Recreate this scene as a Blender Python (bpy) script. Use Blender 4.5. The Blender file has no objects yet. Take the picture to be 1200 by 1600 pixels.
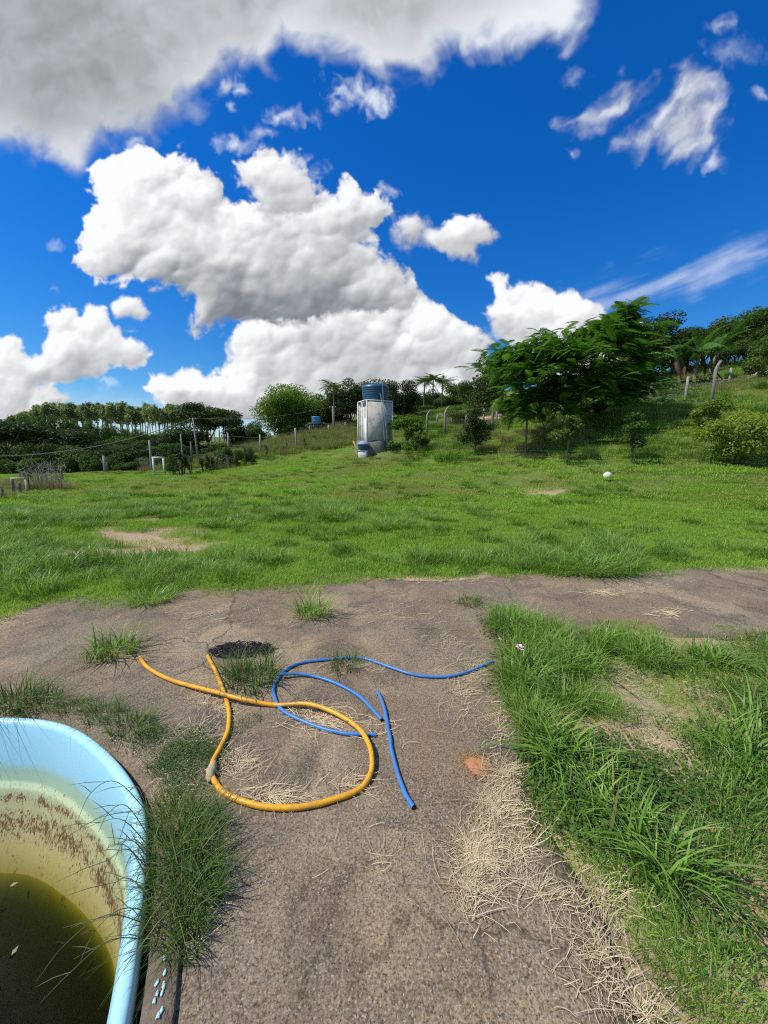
import bpy, bmesh, math, random
import numpy as np
from mathutils import Vector, Matrix, Euler
R = math.radians
scene = bpy.context.scene
# ---------------------------------------------------------------- camera
CAM_H = 1.5; PITCH = 9.0; FOC = 603.0          # height in m, degrees below level, focal length in pixels of a 1200 x 1600 frame
cam = bpy.data.objects.new('camera', bpy.data.cameras.new('camera'))
scene.collection.objects.link(cam); scene.camera = cam
cam.location = (0, 0, CAM_H); cam.rotation_euler = (R(90-PITCH), 0, 0)
cam.data.sensor_fit = 'VERTICAL'; cam.data.sensor_height = 36.0; cam.data.lens = 36.0*FOC/1600
cam.data.clip_start = .02; cam.data.clip_end = 4000
scene.render.resolution_x = 768; scene.render.resolution_y = 1024
# ---------------------------------------------------------------- light
SUN_EL = 54.0; SUN_AZ = -100.0                  # azimuth from straight ahead (+Y), negative to the left
sun = bpy.data.objects.new('sun', bpy.data.lights.new('sun', 'SUN'))
scene.collection.objects.link(sun)
sun.data.energy = 4.6; sun.data.angle = R(.5); sun.data.color = (1, .955, .88)
sdir = Vector((math.sin(R(SUN_AZ))*math.cos(R(SUN_EL)), math.cos(R(SUN_AZ))*math.cos(R(SUN_EL)), math.sin(R(SUN_EL))))
sun.rotation_euler = sdir.to_track_quat('Z', 'Y').to_euler()
scene.view_settings.view_transform = 'Standard'; scene.view_settings.look = 'None'
scene.view_settings.exposure = 0.0; scene.view_settings.gamma = 1.0; scene.view_settings.use_curve_mapping = False
scene.cycles.use_denoising = False; scene.cycles.filter_width = 1.15
scene.cycles.max_bounces = 6; scene.cycles.transparent_max_bounces = 8
scene.cycles.sample_clamp_indirect = 4.0
# ---------------------------------------------------------------- sky: daylight sky with clouds computed below
# cloud cover, computed as a sky map
# ---------------------------------------------------------------- noise
def _grid(seed, n=256):
    return np.random.RandomState(seed).rand(n, n).astype(np.float32)
def vnoise(x, y, seed):
    g = _grid(seed); n = 256
    xi = np.floor(x).astype(int); yi = np.floor(y).astype(int)
    fx = (x - xi).astype(np.float32); fy = (y - yi).astype(np.float32)
    fx = fx*fx*fx*(fx*(fx*6-15)+10); fy = fy*fy*fy*(fy*(fy*6-15)+10)
    a = g[yi % n, xi % n]; b = g[yi % n, (xi+1) % n]; c = g[(yi+1) % n, xi % n]; d = g[(yi+1) % n, (xi+1) % n]
    return (a*(1-fx)+b*fx)*(1-fy)+(c*(1-fx)+d*fx)*fy
def fbm(x, y, seed, octv=5, gain=.5, rot=.6):
    s = 0; a = 1; t = 0
    for k in range(octv):
        s = s + a*vnoise(x, y, seed+k); t += a; a *= gain
        x, y = (x*math.cos(rot)-y*math.sin(rot))*2.03+17.3, (x*math.sin(rot)+y*math.cos(rot))*2.03+5.1
    return s/t
def worley(x, y, seed):
    gx = _grid(seed); gy = _grid(seed+71); n = 256
    xi = np.floor(x).astype(int); yi = np.floor(y).astype(int)
    best = np.full(x.shape, 9., np.float32)
    for dx in (-1, 0, 1):
        for dy in (-1, 0, 1):
            cx = xi+dx; cy = yi+dy
            px = cx+gx[cy % n, cx % n]; py = cy+gy[cy % n, cx % n]
            best = np.minimum(best, (px-x)**2+(py-y)**2)
    return np.sqrt(best)
def billow(x, y, seed, octv=4):
    s = 0; a = 1; t = 0
    for k in range(octv):
        w = worley(x, y, seed+k*3)
        s = s + a*np.sqrt(np.clip(1-w*w*1.1, 0, 1)); t += a; a *= .52
        x, y = (x*.8-y*.6)*2.1+3.3, (x*.6+y*.8)*2.1+9.1
    return s/t
def blur(a, r):
    if r < 1: return a
    k = np.exp(-.5*(np.arange(-3*r, 3*r+1)/r)**2); k /= k.sum()
    p = len(k)//2
    ap = np.pad(a, ((p, p), (0, 0)), mode='edge'); o = np.zeros_like(a)
    for i, w in enumerate(k): o += w*ap[i:i+a.shape[0]]
    ap = np.pad(o, ((0, 0), (p, p)), mode='edge'); o2 = np.zeros_like(a)
    for i, w in enumerate(k): o2 += w*ap[:, i:i+a.shape[1]]
    return o2
def sdf(px, py, poly):
    """signed distance, positive inside"""
    n = len(poly); d = np.full(px.shape, 1e9, np.float32); ins = np.zeros(px.shape, bool)
    for i in range(n):
        x0, y0 = poly[i]; x1, y1 = poly[(i+1) % n]
        ex, ey = x1-x0, y1-y0
        t = np.clip(((px-x0)*ex+(py-y0)*ey)/(ex*ex+ey*ey+1e-9), 0, 1)
        d = np.minimum(d, (px-x0-t*ex)**2+(py-y0-t*ey)**2)
        if y0 != y1:
            c = ((y0 <= py) != (y1 <= py)) & (px < (x1-x0)*(py-y0)/(y1-y0)+x0)
            ins ^= c
    d = np.sqrt(d)
    return np.where(ins, d, -d)
def sm(a, b, x):
    t = np.clip((x-a)/(b-a), 0, 1); return t*t*(3-2*t)
U0, U1, V0, V1 = -260, 1460, -260, 760
BIG = [(-260,-260),(1000,-260),(930,-120),(902,0),(895,45),(870,62),(825,50),(790,62),(735,66),(700,62),(650,104),(600,104),(572,96),(520,74),(470,82),(442,60),(420,106),(380,104),(348,94),(325,132),(290,145),(283,180),(236,205),(180,212),(176,232),(148,240),(118,254),(60,233),(0,214),(-120,220),(-260,160)]
CU1 = [(150,262),(200,242),(240,240),(285,240),(312,268),(343,280),(350,312),(385,328),(432,316),(396,288),(384,262),(402,253),(440,248),(478,282),(500,312),(530,312),(542,290),(570,306),(610,322),(583,360),(562,378),(590,400),(630,420),(652,455),(690,485),(730,512),(768,536),(748,575),(730,600),(760,625),(700,660),(400,660),(330,640),(260,625),(232,605),(240,588),(262,592),(300,576),(318,592),(365,570),(360,530),(384,505),(420,495),(390,488),(360,495),(330,512),(303,510),(305,470),(280,446),(220,432),(150,430),(126,412),(138,380),(140,345),(158,312)]
CU0 = [(360,530),(384,505),(430,498),(480,480),(540,478),(600,470),(652,470),(690,485),(730,512),(768,536),(748,575),(730,600),(760,625),(700,660),(400,660),(330,640),(260,625),(232,605),(240,588),(262,592),(300,576),(318,592),(365,570)]
CU2 = [(-260,470),(-100,500),(0,530),(20,530),(38,560),(72,556),(76,530),(68,510),(76,490),(106,480),(125,496),(140,478),(160,486),(176,512),(190,526),(216,536),(232,552),(212,570),(170,567),(155,586),(100,592),(60,602),(98,622),(60,660),(-260,660)]
CU3 = [(176,480),(188,466),(212,468),(230,488),(222,497),(200,492),(182,496)]
CU4 = [(662,366),(688,358),(712,338),(742,342),(774,370),(748,384),(744,402),(705,392),(680,385)]
CU4b = [(620,348),(640,340),(664,350),(672,372),(640,380),(622,372)]
CU5 = [(766,434),(782,428),(790,452),(812,450),(832,446),(852,446),(872,462),(892,460),(922,476),(945,500),(1010,505),(1010,600),(860,600),(782,520),(764,486),(776,462)]
CU6 = [(580,590),(640,575),(700,560),(740,556),(770,580),(740,640),(560,640)]
WI = [(953,232),(985,205),(1008,192),(1028,165),(1058,132),(1050,100),(1085,94),(1122,108),(1132,150),(1126,195),(1108,222),(1068,258),(1040,245),(1000,236)]
WI2 = [(876,206),(928,170),(972,130),(1018,134),(1000,166),(950,190)]
WISPS = [(348,132,13,14,.6),(378,138,10,12,.55),(445,183,28,15,.6),(372,226,30,14,.65),(405,205,16,12,.45),(358,170,8,5,.4),(560,142,42,22,.7),(590,156,22,20,.7),(522,164,10,16,.45),(208,222,12,12,.6),(492,182,8,14,.3),
         (895,238,9,10,.35),(1115,254,17,14,.5),(1186,144,13,8,.35),(1130,34,18,12,.3),(1150,80,40,18,.18),(606,296,12,14,.7),(604,328,12,10,.7),(436,268,50,22,.75),(88,388,12,8,.25),(82,456,7,7,.2),(200,515,14,4,.3),(900,120,14,12,.18),(170,600,12,7,.3),(772,520,12,10,.35),(750,572,12,12,.5)]
def render_clouds():
    us = np.arange(U0, U1, 1., np.float32); vs = np.arange(V0, V1, 1., np.float32)
    XX, YY = np.meshgrid(us, vs); X, Y = XX, YY
    C = np.zeros(X.shape+(3,), np.float32); A = np.zeros(X.shape, np.float32)
    def comp(col, a):
        nonlocal C, A
        C = C*(1-a[..., None])+col*a[..., None]; A[:] = A*(1-a)+a
    def cumulus(poly, seed, tones, sizes=(70, 34, 16, 8), edge=8., relief=1., soft=1.):
        """billowing cloud inside poly; tones are (u, v, brightness) samples spread smoothly over it"""
        x0, x1 = min(p[0] for p in poly)-70, max(p[0] for p in poly)+70; y0, y1 = min(p[1] for p in poly)-70, max(p[1] for p in poly)+70
        i0, i1 = max(0, int(y0-V0)), min(X.shape[0], int(y1-V0)); j0, j1 = max(0, int(x0-U0)), min(X.shape[1], int(x1-U0))
        x = X[i0:i1, j0:j1]; y = Y[i0:i1, j0:j1]
        S = sizes[0]
        wx = (fbm(x/(S*.9), y/(S*.9), seed+40, 5, .5)-.5)*S*.75; wy = (fbm(x/(S*.9), y/(S*.9), seed+50, 5, .5)-.5)*S*.75
        fx = (fbm(x/11, y/11, seed+60, 3)-.5)*5; fy = (fbm(x/11, y/11, seed+65, 3)-.5)*5
        Hh = 0; am = (.9, .78, .58, .36)
        for k, q in enumerate(sizes):
            c, s_ = math.cos(k*1.1), math.sin(k*1.1)
            xr = (x+wx*(1-.2*k)+fx)/q; yr = (y+wy*(1-.2*k)+fy)/(q*.8)
            w = worley(xr*c-yr*s_, xr*s_+yr*c, seed+k*3)
            Hh = Hh+am[k]*q*.36*np.sqrt(np.clip(1.02-w*w, 0, 1))
        f = fbm(x/15, y/15, seed+20, 5)
        n = Hh/(sum(a_*q*.36 for a_, q in zip(am, sizes)))
        d = sdf(x+wx*.22+fx, y+wy*.22+fy, poly)
        f9 = fbm((x+wx)/26, (y+wy)/26, seed+25, 6, .62)
        dd = d+(n-.6)*edge*3.0+(f-.5)*edge*1.6+(f9-.5)*edge*4.5
        T = 0; W = 0
        for (tu, tv, tt) in tones:
            g = 1/(((x+wx*.8-tu)**2+((y+wy*.8-tv)*1.25)**2+260.))**1.7; T = T+g*tt; W = W+g
        T = T/W
        sw = 3+9*np.clip(.95-T, 0, .6)*soft
        al = sm(-sw*1.2, sw*1.5, dd+(f-.5)*sw)
        H2 = Hh+np.sqrt(np.clip(d, 0, 40)*14)*.55
        lx, ly = -.62, -.78
        gy, gx = np.gradient(blur(H2, 1)); lam = -(gx*lx+gy*ly)
        gy, gx = np.gradient(blur(H2, 4)); lam2 = -(gx*lx+gy*ly)
        gy, gx = np.gradient(blur(H2, 10)); lam3 = -(gx*lx+gy*ly)
        ao = np.clip((H2-blur(H2, 7))/7, -1, 1)
        sh = T*.86+.125+relief*(.095*np.tanh(lam*1.0)+.105*np.tanh(lam2*1.8)+.10*np.tanh(lam3*2.4)+.07*ao)+.12*(f-.5)
        sh = blur(sh, 1)
        k = np.clip((sh-.30)/.70, 0, 1)[..., None]
        col = np.array([.19, .215, .25], np.float32)*(1-k)**1.25+np.array([.97, .98, 1.0], np.float32)*k**1.35
        a = np.zeros_like(A); a[i0:i1, j0:j1] = al
        cc = np.zeros_like(C); cc[i0:i1, j0:j1] = col
        comp(cc, a)
    def wispy(poly, seed, ang, op):
        ca, sa = math.cos(ang), math.sin(ang)
        xx = X*ca+Y*sa; yy = -X*sa+Y*ca
        wx = (fbm(X/40, Y/40, seed, 4)-.5)*34; wy = (fbm(X/40, Y/40, seed+9, 4)-.5)*34
        d = sdf(X+wx, Y+wy, poly)
        f = fbm(xx/46+wx/40, yy/20+wy/30, seed+4, 6, .5)
        a = sm(-14, 38, d+(f-.5)*52)*op*(.75+.5*(f-.4))
        g = np.clip(.72+.5*(f-.5)+.1*(fbm(X/60, Y/60, seed+3, 3)-.5), .5, .95)[..., None]*np.array([.94, .97, 1.03])
        comp(g, np.clip(a, 0, 1))
    # high thin streaks, lower right
    ang = -.24; ca, sa = math.cos(ang), math.sin(ang)
    xx = X*ca+Y*sa; yy = -X*sa+Y*ca
    f = fbm(xx/90+Y/70, yy/20+X/200, 310, 6, .52); f2 = fbm(xx/60, yy/60, 320, 4)
    d = sdf(X+(f2-.5)*60, Y+(f2-.5)*30, [(820,500),(900,440),(960,425),(1060,395),(1160,385),(1215,370),(1380,330),(1400,380),(1200,410),(1150,435),(1060,470),(980,480),(900,490)])
    comp(np.ones_like(C)*np.array([.80, .87, .98]), np.clip(sm(-14, 40, d+(f-.5)*40)*sm(.25, .75, f)*.50, 0, 1))
    # pale low haze bank on the left
    d = sdf(X, Y+(f2-.5)*20, [(70,622),(150,606),(220,612),(330,608),(520,640),(520,760),(-300,760),(-300,640)])
    comp(np.ones_like(C)*np.array([.62, .74, .88]), sm(-14, 40, d+(f-.5)*40)*.4)
    for i, (u, v, ru, rv, op) in enumerate(WISPS):
        i0, i1 = max(0, int(v-rv*4-V0)), int(v+rv*4-V0); j0, j1 = max(0, int(u-ru*4-U0)), min(XX.shape[1], int(u+ru*4-U0))
        X = XX[i0:i1, j0:j1]; Y = YY[i0:i1, j0:j1]
        wx = (fbm(X/22, Y/22, 400+i, 4)-.5)*26; wy = (fbm(X/22, Y/22, 430+i, 4)-.5)*26
        q = np.sqrt(((X+wx-u)/ru)**2+((Y+wy-v)/rv)**2)
        f = fbm((X+wx)/12+Y/40, (Y+wy)/15-X/30, 460+i, 4, .45)
        a = sm(1.5, -.5, q-(f-.5)*1.5)*op*1.35
        a = np.clip(a, 0, .92)[..., None]; cc = np.array([.78, .84, .92])*(.85+.35*f[..., None])
        C[i0:i1, j0:j1] = C[i0:i1, j0:j1]*(1-a)+cc*a; A[i0:i1, j0:j1] = A[i0:i1, j0:j1]*(1-a[..., 0])+a[..., 0]
    X, Y = XX, YY
    wispy(WI2, 510, -.75, .85); wispy(WI, 530, -.9, .95)
    sz = (44, 24, 12, 7)
    cumulus(CU5, 3, [(775,440,.97),(800,470,.94),(850,455,1.),(900,470,.98),(860,500,.90),(930,520,.85),(790,510,.80)], sz, 5, .8)
    cumulus(CU6, 13, [(600,590,.9),(680,580,.97),(740,575,.98),(640,610,.7),(730,620,.8)], sz, 5)
    cumulus(CU2, 23, [(0,545,.96),(60,570,.92),(100,490,.98),(140,490,.98),(200,545,.90),(150,545,.88),(60,590,.80),(20,620,.86),(120,570,.72),(-150,500,.9),(100,530,.95)], sz, 5, .8)
    cumulus(CU0, 83, [(400,520,.93),(450,515,.88),(520,500,.80),(600,500,.86),(680,495,.95),(730,525,.90),(640,530,.86),(560,545,.72),(480,555,.70),(420,560,.66),(380,550,.84),(600,565,.66),(660,560,.70),(720,560,.76),(250,600,.97),(300,585,.97),(370,590,.94),(440,585,.86),(300,615,.84),(400,615,.80),(500,600,.80),(560,600,.74),(640,600,.88),(700,590,.96),(740,570,.90)], (52, 26, 13, 7), 6, 1.1)
    cumulus([(150,262),(200,242),(240,240),(285,240),(312,268),(343,280),(350,312),(372,330),(395,318),(420,300),(455,290),(500,312),(530,312),(542,290),(570,306),(610,322),(583,360),(562,378),(590,400),(630,420),(652,455),(640,480),(600,486),(540,480),(480,496),(430,502),(390,490),(360,495),(330,512),(303,510),(305,470),(280,446),(220,432),(150,430),(126,412),(138,380),(140,345),(158,312)], 33,
        [(170,280,.97),(240,250,1.),(290,250,.98),(335,290,.95),(200,320,.95),(270,310,.88),(160,370,.95),(230,370,.93),(300,360,.90),(140,410,.97),(200,410,.80),(270,425,.66),(330,430,.55),(360,380,.86),(420,340,.90),(470,330,.88),(540,310,.92),(590,330,.90),(560,350,.80),(480,380,.80),(420,400,.78),(520,400,.68),(560,410,.72),(620,430,.85),(600,455,.78),(560,460,.64),(480,440,.56),(420,450,.50),(370,450,.50),(330,490,.62),(400,480,.52),(480,480,.60),(640,470,.80)], (74, 34, 16, 8), 8, 1.15)
    cumulus([(378,262),(402,250),(442,246),(470,270),(500,312),(470,330),(420,330),(400,296)], 133, [(400,258,.9),(440,262,.88),(430,300,.76),(480,310,.8)], sz, 12, .8, 5)
    cumulus(CU3, 43, [(190,472,.97),(210,472,.95),(205,490,.78)], (24,12,8,5), 3, .7)
    cumulus(CU4b, 63, [(630,352,.85),(655,362,.75),(640,372,.7)], (24,12,8,5), 5, .7, 4)
    cumulus(CU4, 53, [(720,345,.97),(745,352,.92),(680,366,.85),(735,385,.74),(765,370,.8)], (30,16,8,5), 4, .7, 2)
    wx = (fbm(X/110, Y/110, 600, 4)-.5)*90; wy = (fbm(X/110, Y/110, 610, 4)-.5)*90
    d = sdf(X+wx*.35, Y+wy*.35, BIG)
    f = fbm((X+wx)/40+Y/120, (Y+wy)/48-X/90, 620, 5, .46); f3 = fbm((X+wx)/200, (Y+wy)/130, 630, 4, .5)
    fs = fbm((X*.8-Y*.6)/90, (X*.6+Y*.8)/30, 640, 4, .5)
    dd = d+(f-.5)*58+(fs-.5)*16
    a = sm(-26, 30, dd)*.985
    T = 0; W = 0
    for (tu, tv, tt) in [(-200,0,.40),(40,60,.40),(80,160,.34),(0,210,.42),(120,230,.50),(200,180,.46),(180,60,.36),(290,120,.56),(330,50,.46),(400,90,.60),(460,30,.60),(540,60,.55),(600,90,.60),(700,40,.58),(640,10,.50),(780,45,.62),(870,30,.66),(400,10,.46),(300,-100,.4),(800,-100,.5),(240,20,.5),(100,10,.36)]:
        g = 1/((X+wx*.5-tu)**2+(Y+wy*.5-tv)**2+900.)**1.6; T = T+g*tt; W = W+g
    fb = billow((X+wx*1.5)/85, (Y+wy*1.5)/70, 660, 3); g = T/W+.22*(f3-.5)+.20*(f-.5)+.07*(fs-.5)+.16*(fb-.6)+.10*np.exp(-((dd-18)/22)**2)
    g = np.clip(g*1.06+.02, .2, .9)[..., None]**1.15*np.array([.96, 1.0, 1.05])
    comp(g, a)
    return C, A        # C premultiplied by coverage, linear light
def fbm_lo(x, y, seed, o): return fbm(x, y, seed, o)
def sky_map():
    W, Hh = 4096, 2048
    C, A = render_clouds()
    out = np.zeros((Hh, W, 4), np.float32)
    v0 = Hh//2-60
    phi = -((np.arange(W)+.5)/W-.5)*2*math.pi; th = ((np.arange(v0, Hh)+.5)/Hh-.5)*math.pi
    PH, TH = np.meshgrid(phi, th)
    dx = np.cos(PH)*np.cos(TH); dy = np.sin(PH)*np.cos(TH); dz = np.sin(TH)
    cp, sp = math.cos(R(PITCH)), math.sin(R(PITCH))
    f = dy*cp-dz*sp; up = dy*sp+dz*cp
    fs = np.where(f > .05, f, 1.)
    u = 600+FOC*dx/fs; v = 800-FOC*up/fs
    ok = (f > .05) & (u > U0+1) & (u < U1-3) & (v > V0+1) & (v < V1-3)
    ui = np.clip(u-U0, 0, C.shape[1]-2); vi = np.clip(v-V0, 0, C.shape[0]-2)
    i = vi.astype(int); j = ui.astype(int); fv = (vi-i)[..., None]; fu = (ui-j)[..., None]
    CA = np.concatenate([C, A[..., None]], 2).astype(np.float32)
    s = (CA[i, j]*(1-fu)+CA[i, j+1]*fu)*(1-fv)+(CA[i+1, j]*(1-fu)+CA[i+1, j+1]*fu)*fv
    # the rest of the sky: scattered fair-weather clouds on a level layer
    zz = np.clip(dz, .04, 1); px = dx/zz; py = dy/zz
    n = fbm(px*1.3+40, py*1.3+40, 900, 5, .5)
    a = sm(.50, .62, n)*sm(.0, .12, dz)*.95
    c = (.55+.35*fbm(px*3+9, py*3+9, 920, 3))[..., None]*np.array([.95, .98, 1.02])
    gen = np.concatenate([c*a[..., None], a[..., None]], 2)
    # fade from the mapped clouds to the general ones over the map's border
    e = np.minimum.reduce([u-U0, U1-u, v-V0, V1+400-v]); w = (np.clip(e/90, 0, 1)*(f > .05))[..., None]
    out[v0:] = s*w*ok[..., None]+gen*(1-w*ok[..., None])
    return out
world = bpy.data.worlds.new('World'); scene.world = world; world.use_nodes = True
nt = world.node_tree; nt.nodes.clear()
smap = sky_map()
def sky_image(name, arr):
    im = bpy.data.images.new(name, 4096, 2048, alpha=False, float_buffer=True, is_data=True)
    a = np.ones((2048, 4096, 4), np.float32); a[..., :3] = arr; im.pixels.foreach_set(a.ravel()); im.update(); return im
img = sky_image('cloud_light', smap[..., :3]); img2 = sky_image('cloud_cover', smap[..., 3:4])
del smap
N = nt.nodes.new; L = nt.links.new
tc = N('ShaderNodeTexCoord'); env = N('ShaderNodeTexEnvironment'); env.image = img; env.interpolation = 'Linear'
L(tc.outputs['Generated'], env.inputs['Vector'])
env2 = N('ShaderNodeTexEnvironment'); env2.image = img2; L(tc.outputs['Generated'], env2.inputs['Vector'])
nsky = N('ShaderNodeTexSky'); nsky.sky_type = 'NISHITA'; nsky.sun_disc = False
nsky.sun_elevation = R(SUN_EL); nsky.sun_rotation = R(SUN_AZ); nsky.altitude = 600; nsky.air_density = 1.0; nsky.dust_density = .25; nsky.ozone_density = 3.0
hs = N('ShaderNodeHueSaturation'); hs.inputs['Saturation'].default_value = 1.38; hs.inputs['Value'].default_value = .115
L(nsky.outputs[0], hs.inputs['Color'])
inv = N('ShaderNodeMath'); inv.operation = 'SUBTRACT'; inv.inputs[0].default_value = 1; L(env2.outputs['Color'], inv.inputs[1])
mul = N('ShaderNodeVectorMath'); mul.operation = 'SCALE'; tint = N('ShaderNodeVectorMath'); tint.operation = 'MULTIPLY'; L(hs.outputs[0], tint.inputs[0])
sxyz = N('ShaderNodeSeparateXYZ'); L(tc.outputs['Generated'], sxyz.inputs[0]); mr = N('ShaderNodeMapRange'); mr.interpolation_type = 'SMOOTHSTEP'; L(sxyz.outputs[2], mr.inputs[0])
mr.inputs[1].default_value = -.02; mr.inputs[2].default_value = .50; mr.inputs[3].default_value = 0; mr.inputs[4].default_value = 1
tm = N('ShaderNodeMix'); tm.data_type = 'RGBA'; tm.inputs[6].default_value = (.80, .98, 1.06, 1); tm.inputs[7].default_value = (.42, .98, 1.40, 1); L(mr.outputs[0], tm.inputs[0]); L(tm.outputs[2], tint.inputs[1])
L(tint.outputs[0], mul.inputs[0]); L(inv.outputs[0], mul.inputs['Scale'])
add = N('ShaderNodeVectorMath'); add.operation = 'ADD'; L(mul.outputs[0], add.inputs[0]); L(env.outputs['Color'], add.inputs[1])
bg = N('ShaderNodeBackground'); bg.inputs['Strength'].default_value = 1.0; L(add.outputs[0], bg.inputs['Color'])
wo = N('ShaderNodeOutputWorld'); L(bg.outputs[0], wo.inputs['Surface'])
# ---------------------------------------------------------------- helpers
rng = np.random.RandomState(7); random.seed(7)
_cp, _sp = math.cos(R(PITCH)), math.sin(R(PITCH))
def ray(u, v):
    a = (800-v)/FOC
    return (u-600)/FOC, _cp+a*_sp, -_sp+a*_cp
def at(u, v, Y):
    """the point at depth Y seen at pixel (u, v) of the photograph"""
    x, y, z = ray(u, v); t = Y/y
    return np.array([x*t, Y, CAM_H+z*t])
def on_z(u, v, z=0.):
    x, y, w = ray(u, v); t = (z-CAM_H)/w
    return np.array([x*t, y*t, z])
def project(x, y, z):
    f = y*_cp-(z-CAM_H)*_sp; up = y*_sp+(z-CAM_H)*_cp; f = np.where(f < .05, .05, f)
    return 600+FOC*x/f, 800-FOC*up/f
# terrain height, interpolated from levels read off the photograph (pixel, depth)
CT = [(592,700,25),(600,720,22.5),(600,740,19),(600,760,14),(600,800,8.9),
 (300,738,32),(150,738,34),(30,744,33),(450,712,31),(480,703,31),(400,727,31),(520,702,29),(520,715,26),(400,745,22),(250,750,22),(120,752,22),(450,770,13.5),(300,775,13),(150,780,12),(30,790,11),(-100,790,11),
 (900,800,8.5),(900,760,12),(900,735,14),(900,700,16),(900,670,18),(950,640,20.5),(1115,627,20),(1190,690,13),(1190,740,11),(1190,800,8.5),(1190,600,22),(1300,600,18),(1300,700,11.5),
 (770,675,24),(770,700,20),(770,735,16),(665,674,33),(690,700,24.5),(640,690,29),(690,735,17),(700,640,46),(640,650,46),(520,668,40),(560,690,31),
 (1180,588,26),(1080,600,27),(1000,612,26),(850,645,30),(1100,574,40),(1200,566,40),(700,650,70),(800,640,70),(900,622,60),(1000,604,60),(1100,590,55),(1180,580,60),(900,610,45),(780,630,45),
 (340,712,37),(400,700,37),(450,690,36),(300,724,38),(240,737,40),(200,738,44),(60,740,44),(-50,745,38),
 (450,690,44),(300,715,55),(100,720,60),(320,698,95),(150,690,115),(20,690,110),(320,692,150),(150,680,160),(0,680,150),(500,665,90),(700,620,90),(1000,610,90)]
_P = np.array([at(*c) for c in CT]); _ex = [(-300,300,9),(300,300,8),(0,420,10),(-300,0,-1),(300,0,6),(-40,12,-.6),(-60,40,-1),(60,20,8),(60,60,9),(20,5,.1),(-12,6,0),(0,6.5,0),(5,6.5,.02),(-5,6.5,0),(10,6,.02),(9,7,.08)]
_P = np.vstack([_P, np.array(_ex, float)])
def _phi(r2): return .5*r2*np.log(r2+1e-9)
_n = len(_P); _A = np.zeros((_n+3, _n+3)); _d2 = ((_P[:, None, :2]-_P[None, :, :2])**2).sum(2)
_A[:_n, :_n] = _phi(_d2)+np.eye(_n)*.6; _A[:_n, _n] = 1; _A[:_n, _n+1:] = _P[:, :2]; _A[_n, :_n] = 1; _A[_n+1:, :_n] = _P[:, :2].T
_W = np.linalg.solve(_A, np.concatenate([_P[:, 2], np.zeros(3)]))
def hgt(x, y):
    x = np.atleast_1d(np.asarray(x, float)); y = np.atleast_1d(np.asarray(y, float)); sh = x.shape
    x = x.ravel(); y = y.ravel(); z = np.empty(len(x))
    for i in range(0, len(x), 20000):
        xs = x[i:i+20000]; ys = y[i:i+20000]
        d2 = (xs[:, None]-_P[None, :, 0])**2+(ys[:, None]-_P[None, :, 1])**2
        z[i:i+20000] = _phi(d2)@_W[:_n]+_W[_n]+_W[_n+1]*xs+_W[_n+2]*ys
    z = np.clip(z, -3, 30)
    w = sm(5.2, 8.0, y+np.clip(np.abs(x)-9, 0, 99)*.3); z = z*w
    b = (vnoise(x*.9+50, y*.9+50, 70)-.5)*.09+(vnoise(x*.3+50, y*.3+50, 71)-.5)*.18
    z = z+b*sm(4.8, 8, y)
    return z.reshape(sh)
def hz(x, y): return float(hgt(x, y)[0])
_TS = np.exp(np.linspace(math.log(.6), math.log(300), 700))
def G(u, v):
    """ground point seen at pixel (u, v)"""
    x, y, w = ray(u, v); X = x*_TS; Y = y*_TS; Z = CAM_H+w*_TS
    d = Z-hgt(X, Y); k = np.where(d < 0)[0]
    if len(k) == 0: k = [len(_TS)-1]
    k = k[0]; t0, t1 = _TS[max(0, k-1)], _TS[k]
    for _ in range(14):
        t = (t0+t1)/2
        if CAM_H+w*t-hz(x*t, y*t) < 0: t1 = t
        else: t0 = t
    return np.array([x*t, y*t, hz(x*t, y*t)])
def Gd(u, v, Y):
    """ground point in the direction u at depth Y (v only fixes the direction)"""
    x, y, w = ray(u, v); t = Y/y
    return np.array([x*t, Y, hz(x*t, Y)])
# ---- objects
COL = scene.collection
def tag(o, label=None, cat=None, group=None, kind=None):
    if label: o['label'] = label
    if cat: o['category'] = cat
    if group: o['group'] = group
    if kind: o['kind'] = kind
    return o
def empty(name, loc, label=None, cat=None, group=None, rz=0):
    o = bpy.data.objects.new(name, None); COL.objects.link(o); o.location = tuple(loc); o.rotation_euler = (0, 0, rz); o.empty_display_size = .2
    return tag(o, label, cat, group)
def mesh_np(name, V, F, mats=(), smooth=False, tint=None, midx=None):
    """V (n,3); F list of (k,nv) integer arrays or one array; tint: per-vertex colour value arrays (n,3)"""
    me = bpy.data.meshes.new(name)
    V = np.asarray(V, np.float32)
    Fs = F if isinstance(F, list) else [F]
    Fs = [np.asarray(f, np.int32) for f in Fs if len(f)]
    me.vertices.add(len(V)); me.vertices.foreach_set('co', V.ravel())
    nl = sum(f.size for f in Fs); nf = sum(len(f) for f in Fs)
    me.loops.add(nl); me.polygons.add(nf)
    me.loops.foreach_set('vertex_index', np.concatenate([f.ravel() for f in Fs]))
    tot = np.concatenate([np.full(len(f), f.shape[1], np.int32) for f in Fs])
    st = np.concatenate([[0], np.cumsum(tot)[:-1]]).astype(np.int32)
    me.polygons.foreach_set('loop_start', st); me.polygons.foreach_set('loop_total', tot)
    if midx is not None: me.polygons.foreach_set('material_index', np.asarray(midx, np.int32))
    if smooth: me.polygons.foreach_set('use_smooth', np.ones(nf, bool))
    for m in mats: me.materials.append(m)
    if tint is not None:
        a = me.color_attributes.new('tint', 'FLOAT_COLOR', 'POINT')
        c = np.ones((len(V), 4), np.float32); c[:, :3] = tint; a.data.foreach_set('color', c.ravel())
    me.update(calc_edges=True); me.validate()
    return me
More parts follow.
